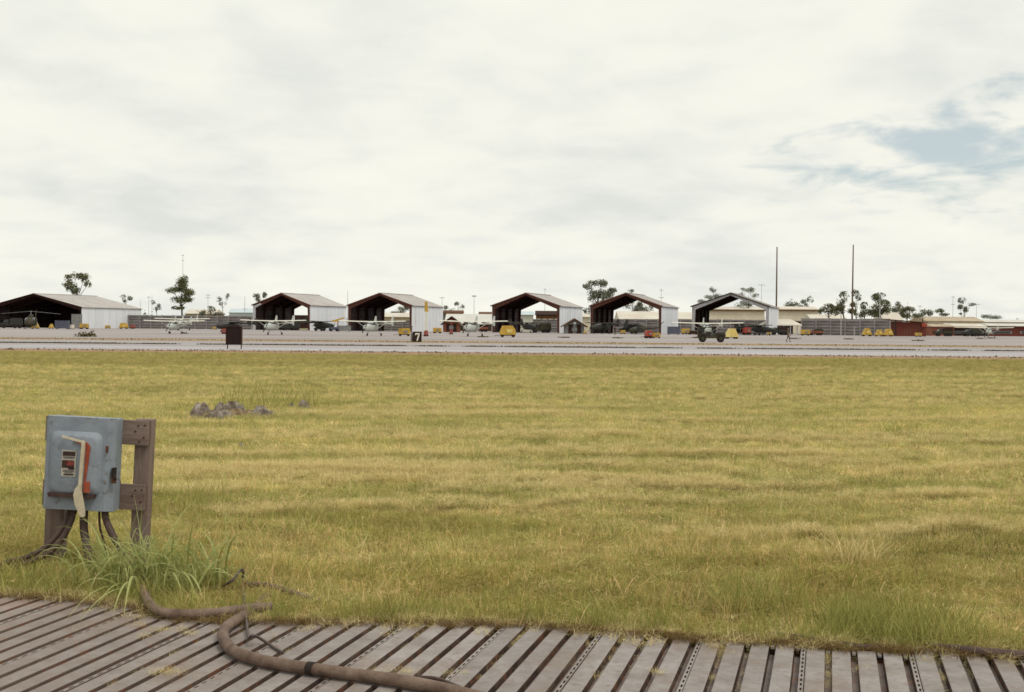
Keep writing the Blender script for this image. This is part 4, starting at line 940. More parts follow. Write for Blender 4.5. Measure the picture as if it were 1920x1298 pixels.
mnd = MB(); gm = gnd(432, 784); vs_ = []; fs_ = []; rm = random.Random(4)
for iy in range(9):
    for ix in range(25):
        u_, v_2 = ix / 24 * 2 - 1, iy / 8 * 2 - 1; e_ = max(0, 1 - u_ * u_) ** .7 * max(0, 1 - v_2 * v_2)
        vs_.append((u_ * .92, v_2 * .6 + .25, e_ * rm.uniform(.07, .17) - .01))
for iy in range(8):
    for ix in range(24): q0 = iy * 25 + ix; fs_.append((q0, q0 + 1, q0 + 26, q0 + 25))
mnd.add(vs_, fs_); mo = mnd.build('soil_mound', 'mound', loc=(gm.x, gm.y, 0)); tag(mo, kind='structure')
rk = [(367, 786, 30, 24, 'arched pale chunk at the left end of the rubble heap'), (384, 781, 20, 20, 'chunk second from the left end of the rubble heap'), (402, 790, 26, 15, 'low reddish chunk at the front of the rubble heap'), (410, 778, 24, 18, 'chunk in the middle of the rubble heap'),
      (425, 786, 18, 12, 'small chunk right of the reddish one in the rubble heap'), (436, 776, 26, 19, 'pale topped chunk at the rear of the rubble heap'), (452, 777, 18, 13, 'small pale chunk right of the pale topped one'), (488, 783, 34, 17, 'separate grey chunk right of the rubble heap'),
      (505, 782, 16, 8, 'flat sliver beside the separate grey chunk'), (570, 769, 28, 14, 'pale chunk standing apart farthest right of the rubble'), (545, 767, 14, 6, 'small chunk left of the farthest right one'), (452, 842, 12, 6, 'lone dark stone in the grass below the rubble')]
for i, (px, py, w, h, lb) in enumerate(rk): rock(px, py, w, h, lb, i + 3)

# ------------------------------------------------------------------ steel matting
B = math.atan((1556 - 960) / F); ex = Vector((math.sin(B), math.cos(B), 0)); pxv = Vector((math.cos(B), -math.sin(B), 0))
ZT = .048; PER = .532; LEN = 3.66
matting = empty('steel_matting', (0, 0, 0)); tag(matting, kind='structure')
def panel_mesh():
    m = MB(); land, gr = .0905, .0355; hg = .034; x = 0.0
    def strip(x0, z0, x1, z1, y0, y1, mi): m.add([(x0, y0, z0), (x1, y0, z0), (x1, y1, z1 if False else z1), (x0, y1, z0)] if False else [(x0, y0, z0), (x1, y0, z1), (x1, y1, z1), (x0, y1, z0)], [(0, 1, 2, 3)], mi)
    for k in range(4):
        strip(x, -.0015, x + .006, 0, 0, LEN, 0); strip(x + .006, 0, x + land - .006, 0, 0, LEN, 0); strip(x + land - .006, 0, x + land, -.0015, 0, LEN, 0)
        x += land
        y1 = LEN - .10; y0 = .10
        strip(x, -.0015, x + .005, -hg, 0, LEN, 1); strip(x + .005, -hg, x + gr - .005, -hg, y0, y1, 2); strip(x + gr - .005, -hg, x + gr, -.0015, 0, LEN, 1)
        # end tabs standing in the open slot
        for ya, yb in ((y1 + .03, LEN), (0, y0 - .03)):
            m.box((x + gr / 2, (ya + yb) / 2, -.006), (gr - .018, yb - ya, .010), mi=0)
        x += gr
    # locking strip with slots
    w = PER - .004 - x; a, b = x + w * .36, x + w * .72
    strip(x, -.0015, a, -.0015, 0, LEN, 0); strip(b, -.0015, x + w, -.0015, 0, LEN, 0)
    n = 48; st = LEN / n
    for i in range(n): strip(a, -.0015, b, -.0015, i * st, i * st + st * .48, 0)
    for i in range(n): strip(a, -.0015, a, -.02, i * st + st * .48, (i + 1) * st, 1)
    for y in (0, LEN): m.add([(0, y, -.0015), (PER - .004, y, -.0015), (PER - .004, y, -.04), (0, y, -.04)], [(0, 1, 2, 3)], 1)
    for xx in (0, PER - .004): m.add([(xx, 0, -.0015), (xx, LEN, -.0015), (xx, LEN, -.04), (xx, 0, -.04)], [(0, 1, 2, 3)], 1)
    return m
p0 = gnd(1510, 1252, ZT); s0 = p0.dot(pxv)
first = None
for c in range(-14, 9):
    s = s0 + c * PER
    # far end: just past the edge of the grass
    t = 6.0
    for _ in range(30):
        P = pxv * (s + PER / 2) + ex * t; t += (edgeY(P.x) - P.y) / ex.y * .8
    endt = t + {0: -.05, -1: -.02, -2: .04, 1: .06, 2: .06}.get(c, .0 + .09 * ((c * 37) % 7) / 7)
    tt = endt
    while tt > -1.2:
        o = panel_mesh().build('mat_panel', ['steel_land', 'steel_groove_shade', 'steel_floor'], matting) if first is None else first.copy()
        if first is None: first = o
        else: COL.objects.link(o); o.parent = matting
        q_ = pxv * s + ex * (tt - LEN); o.location = (q_.x, q_.y, ZT + random.uniform(-.0015, .0015)); o.rotation_euler = (random.uniform(-.0008, .0008), 0, -B)
        tt -= LEN + .006

# ------------------------------------------------------------------ switch box on its wooden stand
YB = 8.57; g = at(143.5, 1060, YB)
LEAN = .044
def stand_root(name): 
    o = empty(name, (g.x, YB, 0)); o.rotation_euler = (0, LEAN, 0); return o
st = stand_root('wooden_stand'); tag(st, 'weathered wooden stand of two posts and cross boards carrying the switch box', 'stand')
def wob_box(m, c, d, mi=None):          # slightly worn edges
    ch = .006; x, y, z = d[0] / 2, d[1] / 2, d[2] / 2
    prof = [(-x + ch, -y), (x - ch, -y), (x, -y + ch), (x, y - ch), (x - ch, y), (-x + ch, y), (-x, y - ch), (-x, -y + ch)]
    m.prism([(p[0] + c[0], p[1] + c[1]) for p in prof], 'z', c[2] - z, c[2] + z, mi); return m
m = MB(); wob_box(m, (-.175, .055, .50), (.13, .10, 1.06)); m.build('post', 'post_wood', st)
m = MB(); wob_box(m, (.422, .055, .50), (.115, .10, 1.08)); m.build('post', 'post_wood', st)
for zc, hh in ((.950, .17), (.500, .175)):
    bd_ = MB().box((.11, -.022, zc), (.71, .04, hh)).build('cross_board', 'post_wood_h', st)
    for (nx, nz) in ((.40, .05), (.44, -.03), (.41, -.06), (.38, .01), (.445, .055)):
        MB().tube([(nx, -.047, zc + nz), (nx, -.040, zc + nz)], .006, 6).build('nail', 'tyre', bd_)
bx = stand_root('switch_box'); bx.location.x += .068; tag(bx, 'blue grey metal safety switch box with a cream lever on the wooden stand', 'switch box')
x0, x1, zb, zt = -.235, .225, .412, 1.045; yb_, yf = -.045, -.225
m = MB(); ch = .012
m.prism([(x0, yb_), (x0, yf + .03 + ch), (x0 + ch, yf + .03), (x1 - ch, yf + .03), (x1, yf + .03 + ch), (x1, yb_)], 'z', zb, zt); m.build('case', 'box_paint', bx)
m = MB(); m.prism([(x0 - .006, yf + .045), (x0 - .006, yf + ch), (x0 + ch, yf), (x1 - .05, yf), (x1 - .022, yf + .012), (x1 + .004, yf + .045)], 'z', zb + .006, zt + .008)
dr = m.build('cover', 'box_paint', bx)
# raised field on the cover
def frustum(m, xa, xb, za, zc, y0, y1, ins, rnd=.05, mi=None):
    def ring(i, y):
        pts_ = []; 
        for (cx_, cz_, a0) in ((xb - i - rnd, zc - i - rnd, 0), (xa + i + rnd, zc - i - rnd, 90), (xa + i + rnd, za + i + rnd, 180), (xb - i - rnd, za + i + rnd, 270)):
            for k in range(5):
                a = math.radians(a0 + k * 22.5); pts_.append((cx_ + rnd * math.cos(a), y, cz_ + rnd * math.sin(a)))
        return pts_
    A, C, D = ring(0, y0), ring(ins * .75, y1 + .004), ring(ins, y1); n = len(A)
    vs = A + C + D; fs = [(i, (i + 1) % n, n + (i + 1) % n, n + i) for i in range(n)] + [(n + i, n + (i + 1) % n, 2 * n + (i + 1) % n, 2 * n + i) for i in range(n)] + [tuple(2 * n + i for i in range(n))]
    m.add(vs, fs, mi)
m = MB(); frustum(m, -.205, .150, .515, .955, yf - .001, yf - .040, .035); m.build('raised_panel', 'box_paint', dr, True)
MB().prism([(-.195, .535), (.125, .535), (.12, .508), (-.19, .508)], 'y', yf - .047, yf - .003).build('lower_lip', 'lip_brown', dr)
# rating plate
pl = MB().box((-.060, yf - .042, .740), (.098, .004, .180)).build('rating_plate', 'plate', bx)
k = MB(); k.box((-.060, yf - .0455, .806), (.084, .002, .030)); k.box((-.064, yf - .0455, .735), (.082, .002, .052)); k.box((-.058, yf - .0455, .665), (.066, .002, .010)); k.box((-.04, yf - .0455, .706), (.04, .002, .014)); k.build('plate_print', 'plate_dark', pl)
k = MB(); k.box((-.050, yf - .0470, .742), (.050, .0012, .030)); k.box((-.074, yf - .0470, .748), (.014, .0012, .018)); k.build('plate_mark', 'plate_red', pl)
k = MB()
for zz, ww in ((.783, .08), (.776, .07), (.694, .07), (.686, .08), (.678, .05)): k.box((-.060, yf - .0460, zz), (ww, .0016, .003))
k.build('plate_text', 'plate_dark', pl)
# operating handle
k = MB(); k.prism([(-.030, .912), (.052, .893), (.083, .862), (.074, .74), (.060, .62), (.050, .62), (.052, .855), (-.03, .897)], 'y', yf - .052, yf - .042); k.box((.070, yf - .047, .585), (.040, .014, .075)); k.build('handle_shield', 'orange', bx)
hl = empty('x') if False else None
k = MB(); k.bar((-.105, yf - .062, .922), (.045, yf - .075, .893), .014, .014); k.bar((.048, yf - .085, .900), (.038, yf - .085, .600), .020, .022, up=(0, 1, 0)); lv = k.build('lever_arm', 'lever_cream', bx)
k = MB(); k.prism([(.036, .615), (.008, .575), (.000, .535), (.012, .470), (.055, .388), (.078, .392), (.078, .420), (.062, .500), (.048, .560), (.046, .615)], 'y', yf - .100, yf - .072); k.build('lever_grip', 'lever_cream', bx)
# hinge spot, latch and padlock on the right
MB().box((.183, yf - .006, .845), (.014, .014, .045)).build('hinge_pin', 'box_rust', bx)
k = MB(); k.box((x1 + .004, yf + .02, .68), (.02, .05, .075)); k.tube([(x1 + .012, yf - .004, .675), (x1 + .02, yf - .02, .655), (x1 + .03, yf - .01, .64)], .008, 6); k.build('latch', 'tyre', bx)
MB().box((x1 + .012, yf + .0, .635), (.028, .022, .04)).build('padlock', 'box_rust', bx)
k = MB().tube([(x1 + .03, yf + .01, .65), (x1 + .055, yf, .635), (x1 + .06, yf, .60), (x1 + .058, yf, .55)], .003, 5); k.build('chain', 'wire', bx)

def smooth_path(ps, k=6):
    out = []; n = len(ps); ps = [Vector(p) for p in ps]
    for i in range(n - 1):
        a, b, c, d = ps[max(i - 1, 0)], ps[i], ps[i + 1], ps[min(i + 2, n - 1)]
        for j_ in range(k):
            t = j_ / k; out.append(.5 * ((2 * b) + (c - a) * t + (2 * a - 5 * b + 4 * c - d) * t * t + (3 * b - a - 3 * c + d) * t ** 3))
    out.append(ps[-1]); return out
def cable(pts_, r, mat, label, name='cable', cat='cable', group='cables hanging from the switch box', n=10):
    o = MB().tube(smooth_path(pts_), r, n).build(name, mat, smooth=True); tag(o, label, cat, group); return o
Yc = YB - .12
cable([at(133, 950, Yc), at(120, 985, Yc - .05), at(90, 1022, Yc - .1), at(50, 1045, Yc - .15), at(5, 1056, Yc - .2), at(-60, 1075, Yc - .3)], .018, 'cable', 'upper of two dark cables swinging off the left from the switch box')
cable([at(141, 950, Yc), at(128, 990, Yc - .06), at(100, 1030, Yc - .12), at(60, 1052, Yc - .16), at(10, 1066, Yc - .2), at(-60, 1085, Yc - .3)], .022, 'cable', 'lower of two dark cables swinging off the left from the switch box')
cable([at(158, 950, Yc), at(157, 985, Yc - .02), at(160, 1010, Yc - .04), at(168, 1045, Yc - .1), at(178, 1075, Yc - .2), gnd(200, 1105, .01)], .029, 'cable', 'thick dark cable dropping straight from the middle of the switch box')
cable([at(186, 950, Yc), at(187, 985, Yc), at(193, 1010, Yc), at(202, 1040, Yc - .05), gnd(215, 1090, .01)], .008, 'cable', 'thin dark wire beneath the right half of the switch box')
cable([at(196, 950, Yc), at(199, 975, Yc - .02), at(212, 1005, Yc - .05), at(230, 1036, Yc - .1), at(250, 1062, Yc - .2), gnd(272, 1105, .02), gnd(280, 1122, .03)], .025, 'cable', 'thick dark cable curving right from the switch box into the weeds')
def on(px, py, z): return gnd(px, py, z)
cable([on(268, 1105, .09), on(276, 1126, .085), on(296, 1146, .082), on(340, 1152, .08), on(400, 1150, .08), on(460, 1142, .08), on(511, 1138, .085)], .028, 'conduit', 'thick brown conduit ending at the mat edge beside the weed clump', 'conduit', 'pipe', 'brown conduits lying on the matting')
cable([on(500, 1120, .03), on(478, 1140, .04), on(450, 1160, .07), on(428, 1173, .08), on(418, 1192, .082), on(436, 1219, .082), on(490, 1239, .082), on(580, 1254, .082), on(700, 1270, .082), on(790, 1284, .082), on(880, 1304, .082), on(980, 1330, .082)], .030, 'conduit', 'long thick brown conduit curving across the steel matting', 'conduit', 'pipe', 'brown conduits lying on the matting')
o = MB().tube([on(578, 1253, .083), on(590, 1255, .083)], .0325, 12).build('tape_band', 'tyre', bpy.data.objects['conduit.001'] if 'conduit.001' in bpy.data.objects else None, True)
cable([on(420, 1098, .05), on(436, 1088, .10), at(450, 1070, 7.85), at(456, 1072, 7.85), at(455, 1095, 7.8), on(458, 1128, .06), on(462, 1165, .07), on(466, 1196, .075), on(472, 1192, .11), on(486, 1196, .08), on(510, 1212, .06), on(530, 1224, .06)], .008, 'wire', 'thin bent wire looping up beside the conduit bend', 'wire', 'wire', 'loose wires')
cable([on(460, 1096, .05), on(500, 1098, .05), on(545, 1110, .045), on(580, 1122, .04), on(605, 1128, .02)], .018, 'conduit', 'thin grey pipe lying in the grass right of the bent wire', 'pipe', 'pipe', 'pipes lying in the grass')
cable([on(785, 1270, .06), on(815, 1272, .065), on(840, 1280, .06), on(880, 1298, .055)], .009, 'cable', 'short black cable end beside the long conduit at the bottom', 'cable', 'cable', 'loose black cable')
cable([on(1440, 1190, .05), on(1480, 1194, .055), on(1530, 1202, .05), on(1600, 1212, .055), on(1650, 1216, .04)], .018, 'cable', 'dark pipe half hidden along the mat edge at the lower right, left piece', 'pipe', 'pipe', 'dark pipes along the mat edge')
cable([on(1740, 1212, .05), on(1800, 1218, .065), on(1860, 1224, .07), on(1960, 1232, .07)], .022, 'cable', 'dark pipe along the mat edge leaving at the right', 'pipe', 'pipe', 'dark pipes along the mat edge')

# ------------------------------------------------------------------ grass: clumps spread over the field
TUFTW = 1.0
def blade_mesh(name, nb, spread, hmin, hmax, wid, lean, mat, straw=.4, lying=0.0, seedv=1, seg=2):
    r = np.random.default_rng(seedv); V = []; Fc = []; T = []
    for i in range(nb):
        a = r.uniform(0, 2 * PI); rad = spread * math.sqrt(r.random()); bx_, by_ = rad * math.cos(a), rad * math.sin(a)
        h = r.uniform(hmin, hmax); ln = r.normal(0, lean); az = r.uniform(0, 2 * PI); w = wid * r.uniform(.6, 1.3); wa = r.uniform(0, PI)
        if r.random() < lying: ln = r.uniform(1.15, 1.5); z0 = r.uniform(.0, .05)
        else: z0 = -.01
        tint = float(np.clip(r.normal(.30 if r.random() > straw else .88, .22), 0, 1)); o = len(V)
        bend = r.uniform(.2, .9) * (1 if ln > 0 else -1); th = ln; p = Vector((bx_, by_, z0)); wd = Vector((math.cos(wa), math.sin(wa), 0)) * w / 2; st_ = h / seg
        for k in range(seg):
            kk = 1 - k / seg * .35; V += [p - wd * kk, p + wd * kk]; T += [tint] * 2
            d = Vector((math.sin(th) * math.cos(az), math.sin(th) * math.sin(az), math.cos(th))); p = p + d * st_; th += bend / seg
        V.append(p); T.append(tint)
        for k in range(seg - 1): Fc.append((o + 2 * k, o + 2 * k + 1, o + 2 * k + 3, o + 2 * k + 2))
        Fc.append((o + 2 * seg - 2, o + 2 * seg - 1, o + 2 * seg))
    me = bpy.data.meshes.new(name); me.from_pydata([tuple(v) for v in V], [], Fc); me.materials.append(M[mat])
    at_ = me.attributes.new('tint', 'FLOAT', 'POINT'); at_.data.foreach_set('value', T); return me
src = bpy.data.collections.new('grass_sources')
def source(name, me):
    o = bpy.data.objects.new(name, me); src.objects.link(o); return o
for k in range(5): source('a_tuft%d' % k, blade_mesh('tuft', 46, .085, .03, .11, .0038, .95, 'blade', .42, .45, k + 1))
srcB = bpy.data.collections.new('grass_sources_far')
for k in range(4):
    o = bpy.data.objects.new('b_tuft%d' % k, blade_mesh('tuftfar', 60, .24, .05, .12, .013, .6, 'blade', .4, .15, k + 21)); srcB.objects.link(o)
srcC = bpy.data.collections.new('hay_sources')
for k in range(4):
    o = bpy.data.objects.new('c_hay%d' % k, blade_mesh('hay', 70, .13, .06, .18, .0036, .9, 'hay', .5, .75, k + 31)); srcC.objects.link(o)
srcD = bpy.data.collections.new('tall_sources')
for k in range(4):
    o = bpy.data.objects.new('d_tall%d' % k, blade_mesh('tall', 34, .09, .07, .20, .0038, .55, 'weed_tall', .3, .05, k + 41, 3)); srcD.objects.link(o)
def gn_scatter(name, P, scale, coll, label, cat, zs=None):
    n = len(P); me = bpy.data.meshes.new(name); me.vertices.add(n); me.vertices.foreach_set('co', np.asarray(P, float).ravel())
    s = me.attributes.new('sc', 'FLOAT', 'POINT'); s.data.foreach_set('value', np.asarray(scale, float))
    ra = me.attributes.new('ra', 'FLOAT_VECTOR', 'POINT'); rv = np.stack([rng.normal(0, .08, n), rng.normal(0, .08, n), rng.uniform(0, 2 * PI, n)], 1); ra.data.foreach_set('vector', rv.ravel())
    o = bpy.data.objects.new(name, me); COL.objects.link(o)
    ng = bpy.data.node_groups.new(name, 'GeometryNodeTree'); ng.interface.new_socket('Geometry', in_out='INPUT', socket_type='NodeSocketGeometry'); ng.interface.new_socket('Geometry', in_out='OUTPUT', socket_type='NodeSocketGeometry')
    i = ng.nodes.new('NodeGroupInput'); ot = ng.nodes.new('NodeGroupOutput'); mp_ = ng.nodes.new('GeometryNodeMeshToPoints'); ip = ng.nodes.new('GeometryNodeInstanceOnPoints')
    ci = ng.nodes.new('GeometryNodeCollectionInfo'); ci.inputs[0].default_value = coll; ci.inputs['Separate Children'].default_value = True; ci.inputs['Reset Children'].default_value = True
    na = ng.nodes.new('GeometryNodeInputNamedAttribute'); na.data_type = 'FLOAT'; na.inputs['Name'].default_value = 'sc'
    nr = ng.nodes.new('GeometryNodeInputNamedAttribute'); nr.data_type = 'FLOAT_VECTOR'; nr.inputs['Name'].default_value = 'ra'
    rr = ng.nodes.new('FunctionNodeRandomValue'); rr.data_type = 'INT'; rr.inputs[4].default_value = 0; rr.inputs[5].default_value = len(coll.objects) - 1
    ng.links.new(i.outputs[0], mp_.inputs[0]); ng.links.new(mp_.outputs[0], ip.inputs['Points']); ng.links.new(ci.outputs[0], ip.inputs['Instance']); ip.inputs['Pick Instance'].default_value = True
    ng.links.new(rr.outputs[2], ip.inputs['Instance Index']); ng.links.new(nr.outputs[0], ip.inputs['Rotation']); ng.links.new(na.outputs[0], ip.inputs['Scale']); ng.links.new(ip.outputs[0], ot.inputs[0])
    md = o.modifiers.new('scatter', 'NODES'); md.node_group = ng; tag(o, label, cat, kind='stuff'); return o
def band(y0, y1, dens):
    A = .47 * (y1 * y1 - y0 * y0) + 3.6 * (y1 - y0); n = int(A * dens)
    Y = rng.uniform(y0, y1, n * 2); X = rng.uniform(-1, 1, n * 2) * (.47 * y1 + 1.8); k = np.abs(X) < .47 * Y + 1.8; X, Y = X[k][:n], Y[k][:n]; return X, Y
def vary(X, Y): return .5 + .5 * np.sin(X * 1.3 + 2 * np.sin(Y * .9)) * np.sin(Y * 1.9 + 1.3 * np.sin(X * .7))
X, Y = band(5.9, 13, 400); k = Y > edgeY(X) + rng.normal(.06, .05, len(X)); X, Y = X[k], Y[k]
sc_ = rng.uniform(.55, 1.35, len(X)) * (.75 + .75 * vary(X, Y) * vary(X * 2.3 + 5, Y * 2.1)) * np.where(Y < edgeY(X) + .5, 1.05, 1.0)
gn_scatter('near_grass', np.stack([X, Y, np.full(len(X), .006)], 1), sc_, src, 'mown yellow green grass of the near field', 'grass')
X, Y = band(13, 27, 130)
gn_scatter('middle_grass', np.stack([X, Y, np.full(len(X), .006)], 1), rng.uniform(.7, 1.25, len(X)) * 1.25, src, 'mown yellow green grass of the middle field', 'grass')
X, Y = band(27, 69.3, 26)
gn_scatter('far_grass', np.stack([X, Y, np.full(len(X), .006)], 1), rng.uniform(.9, 1.5, len(X)), src, 'mown yellow green grass reaching to the road', 'grass')
srcE = bpy.data.collections.new('loose_sources')
for k in range(4):
    o = bpy.data.objects.new('e_loose%d' % k, blade_mesh('loose', 26, .12, .10, .26, .0034, .45, 'blade', .45, .1, k + 61, 3)); srcE.objects.link(o)
X, Y = band(6.0, 14, 75); v_ = vary(X * .8 + 3, Y * 1.3) * (.4 + .6 * vary(X * 3.1, Y * 2.7)); k = (Y > edgeY(X) + .06) & (rng.random(len(X)) < v_ * np.clip(1.7 - (Y - 6.6) / 3.2, .12, 1)); X, Y = X[k], Y[k]
gn_scatter('loose_grass', np.stack([X, Y, np.full(len(X), .006)], 1), rng.uniform(.5, 1.1, len(X)), srcE, 'longer loose grass standing in patches of the near field', 'grass')
X = rng.uniform(-3.8, 4.2, 520); keep_ = rng.random(520) < .35 + .65 * vary(X * 1.7, X * .6); X = X[keep_]; Y = np.asarray(edgeY(X)) + rng.uniform(.0, .28, len(X))
gn_scatter('margin_grass', np.stack([X, Y, np.full(len(X), .006)], 1), rng.uniform(.55, 1.25, len(X)), srcD, 'shaggy green grass hanging along the edge of the matting', 'grass')
# windrows of cut hay, followed from the photograph
rows = [[(1000, 962), (1120, 950), (1300, 952), (1420, 948), (1600, 948), (1760, 940), (1960, 935)], [(380, 978), (520, 970), (680, 962), (820, 955), (1000, 962)], [(300, 930), (480, 922), (640, 915), (900, 905), (1200, 915)],
        [(300, 893), (500, 888), (640, 885), (900, 890)], [(1200, 830), (1400, 834), (1560, 842), (1700, 838), (1900, 836)], [(1230, 1018), (1400, 1018), (1500, 1008), (1560, 1014)], [(1600, 1018), (1720, 1010), (1800, 1000), (1960, 1012)],
        [(640, 790), (800, 786), (1000, 782), (1130, 784)], [(300, 720), (700, 724), (1200, 722), (1900, 730)], [(600, 826), (900, 830), (1180, 822)], [(1100, 878), (1400, 880), (1650, 893), (1930, 880)], [(350, 752), (700, 748), (1100, 756), (1500, 752), (1900, 760)], [(900, 852), (1300, 858), (1600, 866)], [(-40, 830), (60, 832), (300, 836), (600, 826)]]
rr_ = random.Random(5)
for _ in range(46):
    yb_0 = 694 + 240 * rr_.random() ** 1.2; xa_ = rr_.uniform(-100, 1700); ln_ = rr_.uniform(200, 900); sl_ = rr_.uniform(-.006, .012); k_ = max(2, int(ln_ / 150))
    rows.append([(xa_ + ln_ * i_ / k_, yb_0 + sl_ * ln_ * i_ / k_ + rr_.uniform(-1.5, 1.5)) for i_ in range(k_ + 1)])
P = []; S = []; PO = []; SO = []
for rw in rows:
    w = smooth_path([gnd(*p) for p in rw], 10)
    for a_, b_ in zip(w[:-1], w[1:]):
        Ln = (b_ - a_).length; Yd = a_.y; n = int(Ln * (40 if Yd < 16 else 26 if Yd < 25 else 8)) + 1
        for _ in range(n):
            t = random.random(); q_ = a_.lerp(b_, t); wdt = .018 + .0032 * Yd
            dens_ = .5 + .5 * math.sin(q_.x * 1.1 + q_.y * 2.3) * math.sin(q_.x * .37)
            if random.random() > .35 + dens_ * .75: continue
            P.append((q_.x, q_.y + random.gauss(0, wdt) + .07 * math.sin(q_.x * 2.2), random.uniform(.03, .11))); S.append(random.uniform(.35, .75) * (1 + Yd * .012))
            if random.random() < .5: PO.append((P[-1][0] + random.gauss(0, .05), P[-1][1] - .06 - .004 * Yd - abs(random.gauss(0, .03)), .015)); SO.append(S[-1] * .8)  # darker hay on the near side paints the windrow's shade
srcF = bpy.data.collections.new('dark_hay_sources')
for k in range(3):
    o = bpy.data.objects.new('f_dark%d' % k, blade_mesh('oldhay', 60, .12, .05, .14, .0040, .9, 'old_hay', .5, .7, k + 81)); srcF.objects.link(o)
gn_scatter('shade_hay', PO, SO, srcF, 'dark brown hay painting the shade along the lower edge of the windrows', 'hay')
gn_scatter('cut_hay', P, S, srcC, 'tan windrows of cut dry hay lying across the field', 'hay')
X, Y = band(6.0, 26, 3.5); k = Y > edgeY(X) + .05; X, Y = X[k], Y[k]
gn_scatter('loose_hay', np.stack([X, Y, np.full(len(X), .03)], 1), rng.uniform(.4, .9, len(X)), srcC, 'loose straws of dry hay strewn over the grass', 'hay')
# hay and runners at the mat edge, and litter caught in the grooves
P = []; S = []
for _ in range(900):
    c = random.randint(-12, 6); kk = random.randint(0, 3); s_ = s0 + c * PER + (.0905 + .0355) * (kk + 1) - .0355 + .0355 * (kk + .5); t_ = 6.0
    for _i in range(12):
        q_ = pxv * s_ + ex * t_; t_ += (edgeY(q_.x) - q_.y) / ex.y * .8
    q_ = pxv * s_ + ex * (t_ - abs(random.gauss(0, .5))); P.append((q_.x, q_.y, .022)); S.append(random.uniform(.12, .34))
for _ in range(480):
    x = random.uniform(-4, 4.5); y = float(edgeY(x)) + random.gauss(.05, .07) - (abs(random.gauss(0, .14)) if random.random() < .15 else 0); P.append((x, y, random.uniform(.03, .06))); S.append(random.uniform(.25, .6))
for _ in range(36):
    c = gnd(random.choice([780, 300, 840, 1150, 1240, 330, 760]) + random.gauss(0, 25), 1282 if random.random() < .2 else random.uniform(1170, 1215)); P.append((c.x, c.y, .05)); S.append(random.uniform(.2, .45))
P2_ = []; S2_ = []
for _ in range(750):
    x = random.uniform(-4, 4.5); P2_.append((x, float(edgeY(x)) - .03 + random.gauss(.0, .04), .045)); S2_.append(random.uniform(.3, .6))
gn_scatter('edge_strands', P2_, S2_, srcF, 'dark brown strands along the edge of the matting', 'litter')  # dark brown strands strung along the mat edge
gn_scatter('edge_litter', P, S, srcC, 'dry grass litter creeping over the edge of the steel matting', 'hay')

# taller tufts that can be singled out
def tuft(px, py, n, spread, sc0, label, coll=None, mats='weed_tall', hmax=.3, lean=.35, wid=.0055, name='grass_tuft', seedv=0, hmin=None):
    g_ = gnd(px, py); me = blade_mesh(name, n, spread, hmin or hmax * .4, hmax, wid, lean, mats, .3, .05, seedv + 100, 4)
    o = bpy.data.objects.new(name, me); COL.objects.link(o); o.location = (g_.x, g_.y, .0); o.scale = (1, 1, sc0)
    tag(o, label, 'grass tuft', 'taller grass tufts in the field'); return o
tuft(1690, 1196, 1700, .42, 1.0, 'broad green tuft hanging over the mat edge at the lower right', hmax=.30, wid=.0045, lean=.6, seedv=1)
tuft(1600, 1190, 700, .28, 1.0, 'green tuft left of the broad one at the lower right', hmax=.26, wid=.004, lean=.6, seedv=2)
tuft(1430, 1150, 420, .28, 1.0, 'loose tall tuft above the mat edge right of centre', hmax=.34, wid=.004, lean=.4, seedv=3)
tuft(1595, 1062, 320, .22, 1.0, 'dry brown spiky tuft in the right foreground', mats='hay', hmax=.34, lean=.6, seedv=4)
tuft(1800, 1030, 260, .5, 1.0, 'brown low tuft on the hay row near the right edge', mats='tuft', hmax=.16, lean=.7, seedv=5)
tuft(1410, 822, 420, .9, 1.0, 'low green tuft in the long green streak right of centre', hmax=.19, lean=.6, wid=.008, seedv=6)
tuft(1300, 822, 380, 1.4, 1.0, 'low green tuft at the left end of the green streak', hmax=.16, lean=.4, wid=.008, seedv=7)
tuft(1560, 820, 380, 1.3, 1.0, 'low green tuft in the middle of the green streak', hmax=.17, lean=.4, wid=.008, seedv=8)
tuft(1690, 818, 160, .35, 1.0, 'small yellowish bush like tuft in the right middle field', hmax=.30, lean=.4, wid=.008, seedv=9)
tuft(500, 768, 320, 1.0, 1.0, 'tall green weeds behind the rubble heap', hmax=.75, lean=.3, wid=.007, seedv=10)
tuft(400, 772, 350, .9, 1.0, 'low weeds behind the left of the rubble heap', hmax=.24, lean=.5, wid=.010, seedv=11)
tuft(590, 766, 200, .6, 1.0, 'green weeds right of the rubble heap', hmax=.36, lean=.4, wid=.008, seedv=12)
tuft(860, 1060, 260, .5, 1.0, 'thin tall grass in the central foreground', hmax=.22, lean=.3, seedv=13)
tuft(345, 960, 420, .45, 1.0, 'tall thin grass right of the wooden stand', hmax=.40, wid=.004, lean=.35, seedv=14)
tuft(60, 1090, 420, .40, 1.0, 'low green grass at the foot of the left post', hmax=.24, lean=.5, seedv=15)
tuft(1120, 1155, 700, .5, 1.0, 'greener low tuft along the mat edge at centre', hmax=.17, lean=.5, seedv=16)

